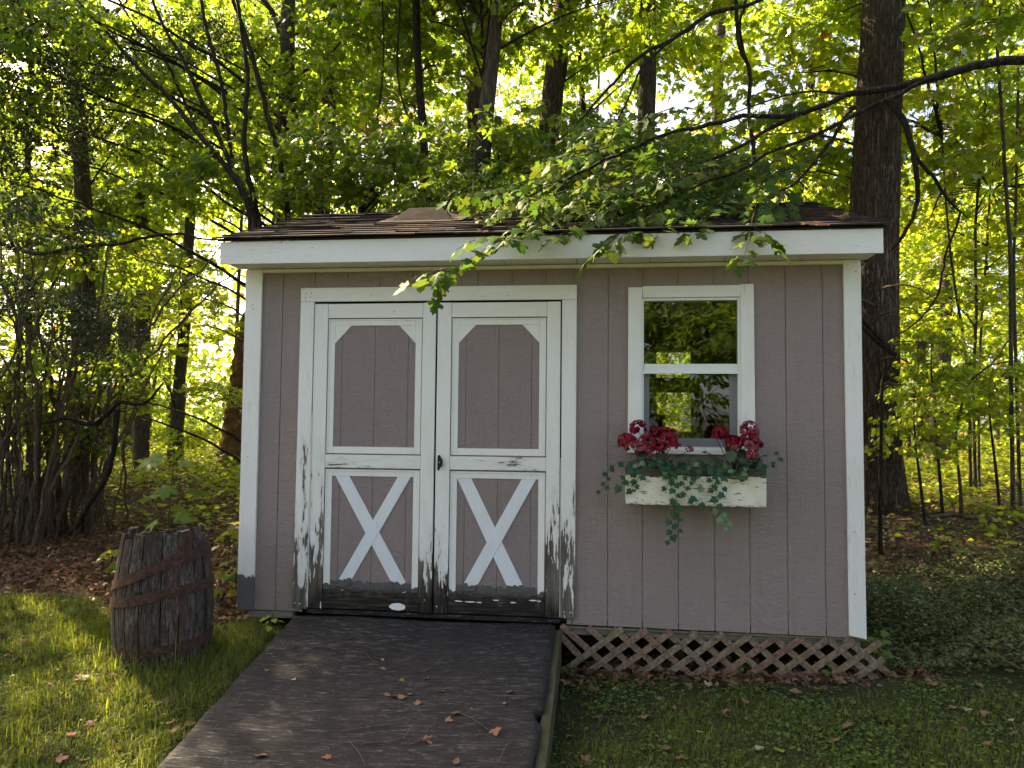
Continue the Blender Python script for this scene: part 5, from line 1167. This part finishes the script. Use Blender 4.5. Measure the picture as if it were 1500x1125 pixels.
for px, py, Y in ((1365, 560, 5.5), (1340, 640, 5.0), (1450, 610, 5.8)):
    p = P(px, py, Y); t = thing('young_maple', {1365: 'young maple with bright layered leaves just right of the oak trunk', 1340: 'small young maple in the glade at the foot of the oak', 1450: 'young maple among the saplings at the far right'}[px], 'tree')
    g = float(ground_z(p[0], p[1])); limb_part(t, [np.array([p[0]+.1, p[1], g-.05]), np.array([p[0]+.05, p[1], (g+p[2])/2]), p, p+[0, 0, .5]], [.02, .016, .01, .004], M['bark'], 'stem', 6, .1, .04)
    foliage(t, 'y0', p, .5, .5); foliage(t, 'y1', p+[.1, 0, .45], .42, .4)

# ---------------------------------------------------------------- window box, geraniums, ivy
wb = thing('window_box', 'flaking cream painted wooden flower box hung under the shed window', 'window box')
bx0, bx1, by0, by1, bz0, bz1 = .102, .848, -.205, -.001, 1.010, 1.207
part(MB().prism([(bx0, bz0), (bx1, bz0-.003), (bx1+.003, bz1+.004), (bx0, bz1)], by0, by0+.018), 'front_board', M['box'], wb, .002)
for x in (bx0+.0005, bx1-.0185): part(MB().box(x, x+.018, by0+.0185, by1, bz0+.001, bz1), 'end_board', M['box'], wb, .002)
part(MB().box(bx0+.019, bx1-.019, by0+.0185, by1, bz0+.001, bz0+.016), 'bottom_board', M['box'], wb); part(MB().box(bx0+.019, bx1-.019, by1-.015, by1-.0005, bz0+.017, bz1), 'back_board', M['box'], wb)
part(MB().box(bx0+.019, bx1-.019, by0+.019, by1-.016, 1.10, 1.175), 'soil', M['soil'], wb)
def rounded_leaf():
    n = 14; V = [(0, .25, 0)]+[((.5+.045*math.cos(5*a_*2))*math.sin(a_), .42-(.5+.045*math.cos(10*a_))*math.cos(a_), -.10*abs(math.sin(a_))-.05*math.cos(7*a_)) for a_ in [2*math.pi*i/n for i in range(n)]]
    V[1] = (0, .12, 0); return np.array(V), np.array([(0, 1+i, 1+(i+1) % n) for i in range(n)])
def ivy_leaf():
    r = [(.22, -.10), (.42, .02), (.36, .22), (.58, .42), (.28, .56), (.16, .78)]
    pts = [(0, .02)]+r+[(0, 1.05)]+[(-x, y) for x, y in r[::-1]]; V = [(0, .3, .05)]+[(x, y, -.35*abs(x)**1.2-.1*y) for x, y in pts]; n = len(pts); return np.array(V), np.array([(0, 1+i, 1+(i+1) % n) for i in range(n)])
def petal_head(r, n=58):
    ps = []; d = rnd_dirs(n*2, -.35, 1); d = d[:n]; T = np.array([(0, 0, 0), (.42, .35, .08), (.50, .80, .0), (.12, 1.05, -.10), (-.3, 1.0, -.08), (-.5, .62, .02), (-.36, .28, .08)]); Fq = np.array([(0, 1, 2), (0, 2, 3), (0, 3, 4), (0, 4, 5), (0, 5, 6)])
    pos, dd, uu = [], [], []
    for v in d:
        c_ = v*r*rng.uniform(.78, 1.05); a_ = np.cross(v, [.3, .2, .9]); a_ /= np.linalg.norm(a_); b_ = np.cross(v, a_)
        for k in range(5):
            t_ = 2*math.pi*k/5+rng.uniform(-.2, .2); w_ = a_*math.cos(t_)+b_*math.sin(t_); pos.append(c_); dd.append(w_+v*.45); uu.append(v)
    return scatter((T, Fq), np.array(pos), frames(np.array(dd), np.array(uu)), rng.uniform(.19, .29, len(pos))*r)
def geranium(label, heads, cx, leaves, x0, x1):
    t = thing('geranium', label, 'flower', (0, 0, 0), 'geraniums in the window box'); root = np.array([cx, -.10, 1.17]); lm = mesh_np('leaf', *rounded_leaf(), M['geran'])
    for px, py, r, Y, m_ in heads:
        c_ = P(px, py, Y); rr = r*np.dot(c_-CAM, CF)/FPX; V, F = petal_head(rr*1.18)
        link('flower_head', mesh_np('flower_head', V+c_, F, M[m_]), t)
        limb_part(t, [root+[random.uniform(-.03, .03), 0, 0], (root+c_)/2+[0, 0, .02], c_-[0, 0, rr*.3]], [.003, .0025, .002], M['stem'], 'stem', 5, .04)
    for k in range(leaves):
        x = random.uniform(x0, x1); p = np.array([x, random.uniform(-.22, -.05), random.uniform(1.195, 1.30)]); d_ = np.array([random.uniform(-1, 1), random.uniform(-1, -.1), random.uniform(-.2, .5)])
        Rm = frames(np.array([d_]), np.array([[random.uniform(-.3, .3), -.8, .9]]))[0]; o = bpy.data.objects.new('leaf', lm); COL.objects.link(o); o.parent = t
        o.matrix_basis = Matrix([list(Rm[0])+[p[0]], list(Rm[1])+[p[1]], list(Rm[2])+[p[2]], [0, 0, 0, 1]]) @ Matrix.Scale(random.uniform(.045, .078), 4)
geranium('crimson flowered geranium filling the left half of the window box', [(935, 629, 11, -.12, 'petal'), (920, 648, 12, -.15, 'petal'), (927, 655, 10, -.17, 'petal_pink'), (948, 652, 13, -.17, 'petal'), (944, 660, 11, -.19, 'petal_pink'), (960, 634, 8, -.10, 'petal'), (976, 642, 14, -.15, 'petal'), (984, 651, 10, -.17, 'petal'), (966, 656, 9, -.18, 'petal'), (1010, 659, 5, -.13, 'petal_pink')], .28, 22, .15, .44)
geranium('pink and crimson flowered geranium filling the right half of the window box', [(1055, 634, 9, -.12, 'petal'), (1062, 641, 7, -.13, 'petal'), (1049, 640, 6, -.12, 'petal'), (1097, 630, 11, -.14, 'petal_pink'), (1104, 636, 7, -.13, 'petal_pink'), (1073, 648, 9, -.15, 'petal'), (1077, 656, 7, -.17, 'petal_pink'), (1097, 648, 13, -.16, 'petal'), (1097, 655, 12, -.19, 'petal_pink'), (1108, 652, 8, -.16, 'petal'), (1101, 668, 8, -.19, 'petal_pink'), (1085, 650, 7, -.15, 'petal')], .68, 24, .50, .84)
def ivy():
    t = thing('ivy', 'trailing green ivy spilling over the front and ends of the window box', 'ivy'); im = mesh_np('leaf', *ivy_leaf(), M['ivy']); iv = mesh_np('leaf', *ivy_leaf(), M['ivy_var'])
    F_ = -.225
    V_ = [([(930, 684), (914, 676), (898, 682), (890, 690), (888, 702), (884, 714), (878, 720)], -.14, .030, 0), ([(935, 686), (924, 692), (914, 700), (908, 714)], F_, .040, 0), ([(940, 684), (936, 698), (930, 708), (926, 720)], F_, .040, 0),
          ([(982, 680), (986, 696), (988, 710), (990, 726), (988, 744), (983, 758), (985, 774), (980, 794)], F_-.01, .036, 0), ([(996, 684), (1001, 700), (1003, 714), (1008, 728), (1026, 738)], F_-.01, .040, 0),
          ([(1046, 682), (1044, 698), (1044, 712), (1052, 728), (1051, 744), (1058, 756), (1064, 766), (1068, 774)], F_-.01, .038, 1), ([(1058, 682), (1072, 690), (1084, 694), (1093, 702)], F_, .036, 0),
          ([(1116, 678), (1126, 682), (1136, 676), (1141, 668), (1141, 660)], -.13, .026, 0), ([(1012, 684), (1012, 698), (1020, 710), (1032, 716)], F_, .030, 1), ([(990, 730), (994, 748), (994, 768), (992, 786)], F_-.01, .026, 0),
          ([(970, 678), (978, 690), (980, 702), (976, 716)], F_, .036, 0), ([(1060, 684), (1056, 700), (1058, 716)], F_-.01, .040, 0)]
    for path, Y, sz, var in V_:
        p = spline([P(x, y, Y) for x, y in path], .012); V, F = tube_arrays(p, .0012, 4); link('stem', mesh_np('stem', V, F, M['stem']), t)
        L = np.cumsum(np.r_[0, np.linalg.norm(np.diff(p, axis=0), axis=1)]); n = max(3, int(L[-1]/.027))
        for i in range(n):
            s_ = L[-1]*(i+.7)/n; q = np.array([np.interp(s_, L, p[:, c_]) for c_ in range(3)]); sd = 1 if i % 2 else -1; z_ = sz*random.uniform(.75, 1.2)
            d_ = np.array([sd*random.uniform(.2, .9), random.uniform(-.5, -.05), random.uniform(-1, -.2)]); Rm = frames(np.array([d_]), np.array([[random.uniform(-.4, .4), -1, random.uniform(0, .6)]]))[0]; q = q+np.array([sd*.008, -.004, 0])
            o = bpy.data.objects.new('leaf', iv if (var and i > n*.55) else im); COL.objects.link(o); o.parent = t; o.matrix_basis = Matrix([list(Rm[0])+[q[0]], list(Rm[1])+[q[1]], list(Rm[2])+[q[2]], [0, 0, 0, 1]]) @ Matrix.Scale(z_, 4)
    for k in range(62):
        x = .12+.73*k/61+random.uniform(-.02, .02); p = np.array([x, random.uniform(-.235, -.16), random.uniform(1.175, 1.245)]); d_ = np.array([random.uniform(-1, 1), random.uniform(-.6, 0), random.uniform(-.8, .3)])
        Rm = frames(np.array([d_]), np.array([[random.uniform(-.4, .4), -1, random.uniform(.1, 1)]]))[0]; o = bpy.data.objects.new('leaf', random.choice([im, im, im, iv])); COL.objects.link(o); o.parent = t
        o.matrix_basis = Matrix([list(Rm[0])+[p[0]], list(Rm[1])+[p[1]], list(Rm[2])+[p[2]], [0, 0, 0, 1]]) @ Matrix.Scale(random.uniform(.026, .042), 4)
ivy()

# ---------------------------------------------------------------- fallen leaves and twigs lying about, each its own thing
def curled(kind, mat, seed):
    r_ = random.Random(seed); V, F = (tmpl_maple(0) if kind == 'maple' else tmpl_oval(.42, .1)); V = V.copy(); c = r_.uniform(1.2, 2.6); V[:, 1] -= .4
    V[:, 2] = .22*c*V[:, 0]**2+.12*c*V[:, 1]**2*r_.choice([1, -.4])+.05*np.sin(V[:, 0]*8+V[:, 1]*5+seed)+.03
    V[:, 2] -= V[:, 2].min()-.01; return mesh_np('fallen_leaf', V, F, M[mat])
FL = {'b': [curled('maple', 'fallen', i) for i in range(3)]+[curled('oval', 'fallen', i+5) for i in range(2)], 'p': [curled('maple', 'fallen_pale', 11), curled('oval', 'fallen_pale', 12)], 'y': [curled('oval', 'fallen_yel', 13)], 'd': [curled('maple', 'litter', 21), curled('oval', 'litter', 22)]}
def leaf_at(p, k, size, label, group, n=None):
    o = bpy.data.objects.new('fallen_leaf', random.choice(FL[k])); COL.objects.link(o); o.location = p; o.scale = (size*random.uniform(.8, 1.2), size, size*random.uniform(.7, 1.3)); o.rotation_euler = (random.uniform(-.35, .35), random.uniform(-.35, .35), random.uniform(0, 6.28)); tag(o, label, 'leaf', group)
for px, py, k, s in [(553, 937, 'b', .034), (560, 980, 'b', .042), (560, 967, 'p', .024), (588, 997, 'b', .032), (624, 995, 'b', .028), (646, 1013, 'b', .032), (575, 1021, 'p', .04), (588, 1022, 'b', .045), (600, 1018, 'b', .03), (612, 1030, 'b', .04), (736, 950, 'b', .032), (726, 1073, 'b', .05), (625, 1086, 'b', .055), (657, 1056, 'b', .038), (668, 1046, 'd', .05), (746, 1015, 'd', .04), (740, 1032, 'p', .026), (680, 962, 'd', .02), (430, 996, 'p', .035), (392, 983, 'b', .03), (384, 1108, 'b', .06), (478, 1110, 'b', .045), (690, 1038, 'p', .012), (668, 1118, 'd', .04), (566, 1018, 'b', .035), (640, 953, 'd', .02), (590, 940, 'd', .018)]:
    p = ramp_hit(px, py)
    if p is not None: leaf_at(Vector(p)+Vector((0, 0, .002)), k, s, 'small dry fallen leaf lying on the dark plywood ramp', 'fallen leaves on the ramp')
for px, py, k, s in [(12, 960, 'b', .07), (30, 972, 'b', .07), (70, 1008, 'b', .045), (118, 1002, 'b', .07), (122, 1000, 'p', .05), (155, 1018, 'b', .06), (132, 1068, 'd', .05), (104, 1083, 'b', .05), (162, 995, 'b', .06), (250, 1066, 'b', .06), (256, 1076, 'b', .06), (278, 1068, 'b', .05), (175, 1108, 'b', .06), (203, 1100, 'b', .05), (5, 1050, 'b', .05), (225, 1036, 'd', .06), (243, 1037, 'd', .06), (264, 977, 'p', .055), (121, 1122, 'b', .06), (178, 965, 'p', .05), (90, 1120, 'b', .05), (308, 1042, 'b', .04)]:
    leaf_at(Vector(G(px, py))+Vector((0, 0, .022)), k, s, 'dry brown fallen leaf in the sunny grass left of the ramp', 'fallen leaves on the left lawn')
for px, py, k, s in [(927, 981, 'b', .085), (965, 1029, 'b', .05), (944, 1056, 'b', .055), (868, 1015, 'd', .07), (902, 1016, 'p', .045), (1163, 1019, 'b', .07), (1172, 1026, 'b', .05), (1202, 1016, 'b', .055), (1092, 1033, 'b', .05), (1025, 998, 'b', .04), (1038, 1008, 'p', .045), (1230, 1003, 'p', .065), (1062, 1055, 'd', .06), (1093, 1060, 'd', .05), (1238, 1071, 'b', .055), (1245, 1066, 'b', .045), (1300, 1063, 'd', .06), (1347, 1077, 'b', .055), (1321, 1037, 'b', .03), (1366, 1007, 'b', .045), (1396, 1043, 'b', .05), (1418, 1046, 'p', .04), (1409, 1074, 'd', .06), (1388, 1056, 'd', .04), (1111, 1103, 'p', .05), (1142, 1106, 'y', .06), (1348, 1101, 'y', .05), (1026, 1078, 'p', .04), (1222, 1092, 'b', .06), (1195, 1075, 'b', .04), (974, 1102, 'b', .055), (859, 1118, 'b', .05), (998, 1117, 'b', .05), (1445, 1095, 'b', .05), (1480, 1062, 'p', .04), (1276, 1106, 'd', .04), (1290, 980, 'b', .06), (1410, 990, 'b', .05), (1434, 1008, 'b', .05), (905, 1068, 'p', .04), (835, 1085, 'b', .05)]:
    leaf_at(Vector(G(px, py))+Vector((0, 0, .018)), k, s, 'fallen leaf lying in the shaded lawn right of the ramp', 'fallen leaves on the right lawn')
for px, py, k, s in [(702, 322, 'p', .10), (714, 321, 'b', .09), (1184, 316, 'b', .09), (1230, 322, 'p', .10), (1190, 331, 'b', .07), (1202, 331, 'd', .09), (706, 341, 'b', .07), (668, 322, 'b', .07), (1215, 318, 'd', .08), (1178, 330, 'p', .06)]:
    d = ray(px, py); nrm = np.array([0, -.346, .938]); p0 = np.array([0, -.225, 2.545]); t_ = np.dot(p0-CAM, nrm)/np.dot(d, nrm); p = CAM+d*t_
    leaf_at(Vector(p)+Vector((0, 0, .004)), k, s, 'dry fallen leaf resting on the dark roof shingles', 'fallen leaves on the roof')
for k, (path, r0) in enumerate([([(500, 957), (530, 958), (547, 970), (558, 982)], .0022), ([(505, 938), (520, 934), (534, 940)], .0022), ([(500, 1073), (545, 1068), (597, 1061)], .0035), ([(532, 1090), (570, 1089), (600, 1082)], .0028), ([(598, 1092), (625, 1086), (650, 1078)], .0025), ([(510, 1085), (525, 1105), (535, 1123)], .0022),
                                ([(675, 1046), (695, 1058), (718, 1072)], .0022), ([(592, 1082), (600, 1072), (604, 1066)], .0022), ([(690, 1080), (708, 1078)], .002), ([(765, 924), (798, 921)], .002), ([(432, 962), (470, 948), (500, 957)], .0018), ([(345, 1035), (352, 1022), (358, 1014)], .002), ([(620, 985), (640, 975), (652, 960)], .0016), ([(730, 1118), (742, 1095), (750, 1085)], .002)]):
    q = [ramp_hit(*v) for v in path]
    if any(v is None for v in q): continue
    q = [v+[0, 0, r0+.002+.006*(i % 2)] for i, v in enumerate(q)]; p = spline(q, .02); V, F = tube_arrays(p, np.linspace(r0, r0*.5, len(p)), 5)
    tag(link('twig', mesh_np('twig', V, F, M['twig_brown'])), 'thin dry twig lying on the dark plywood ramp', 'twig', 'twigs on the ramp')
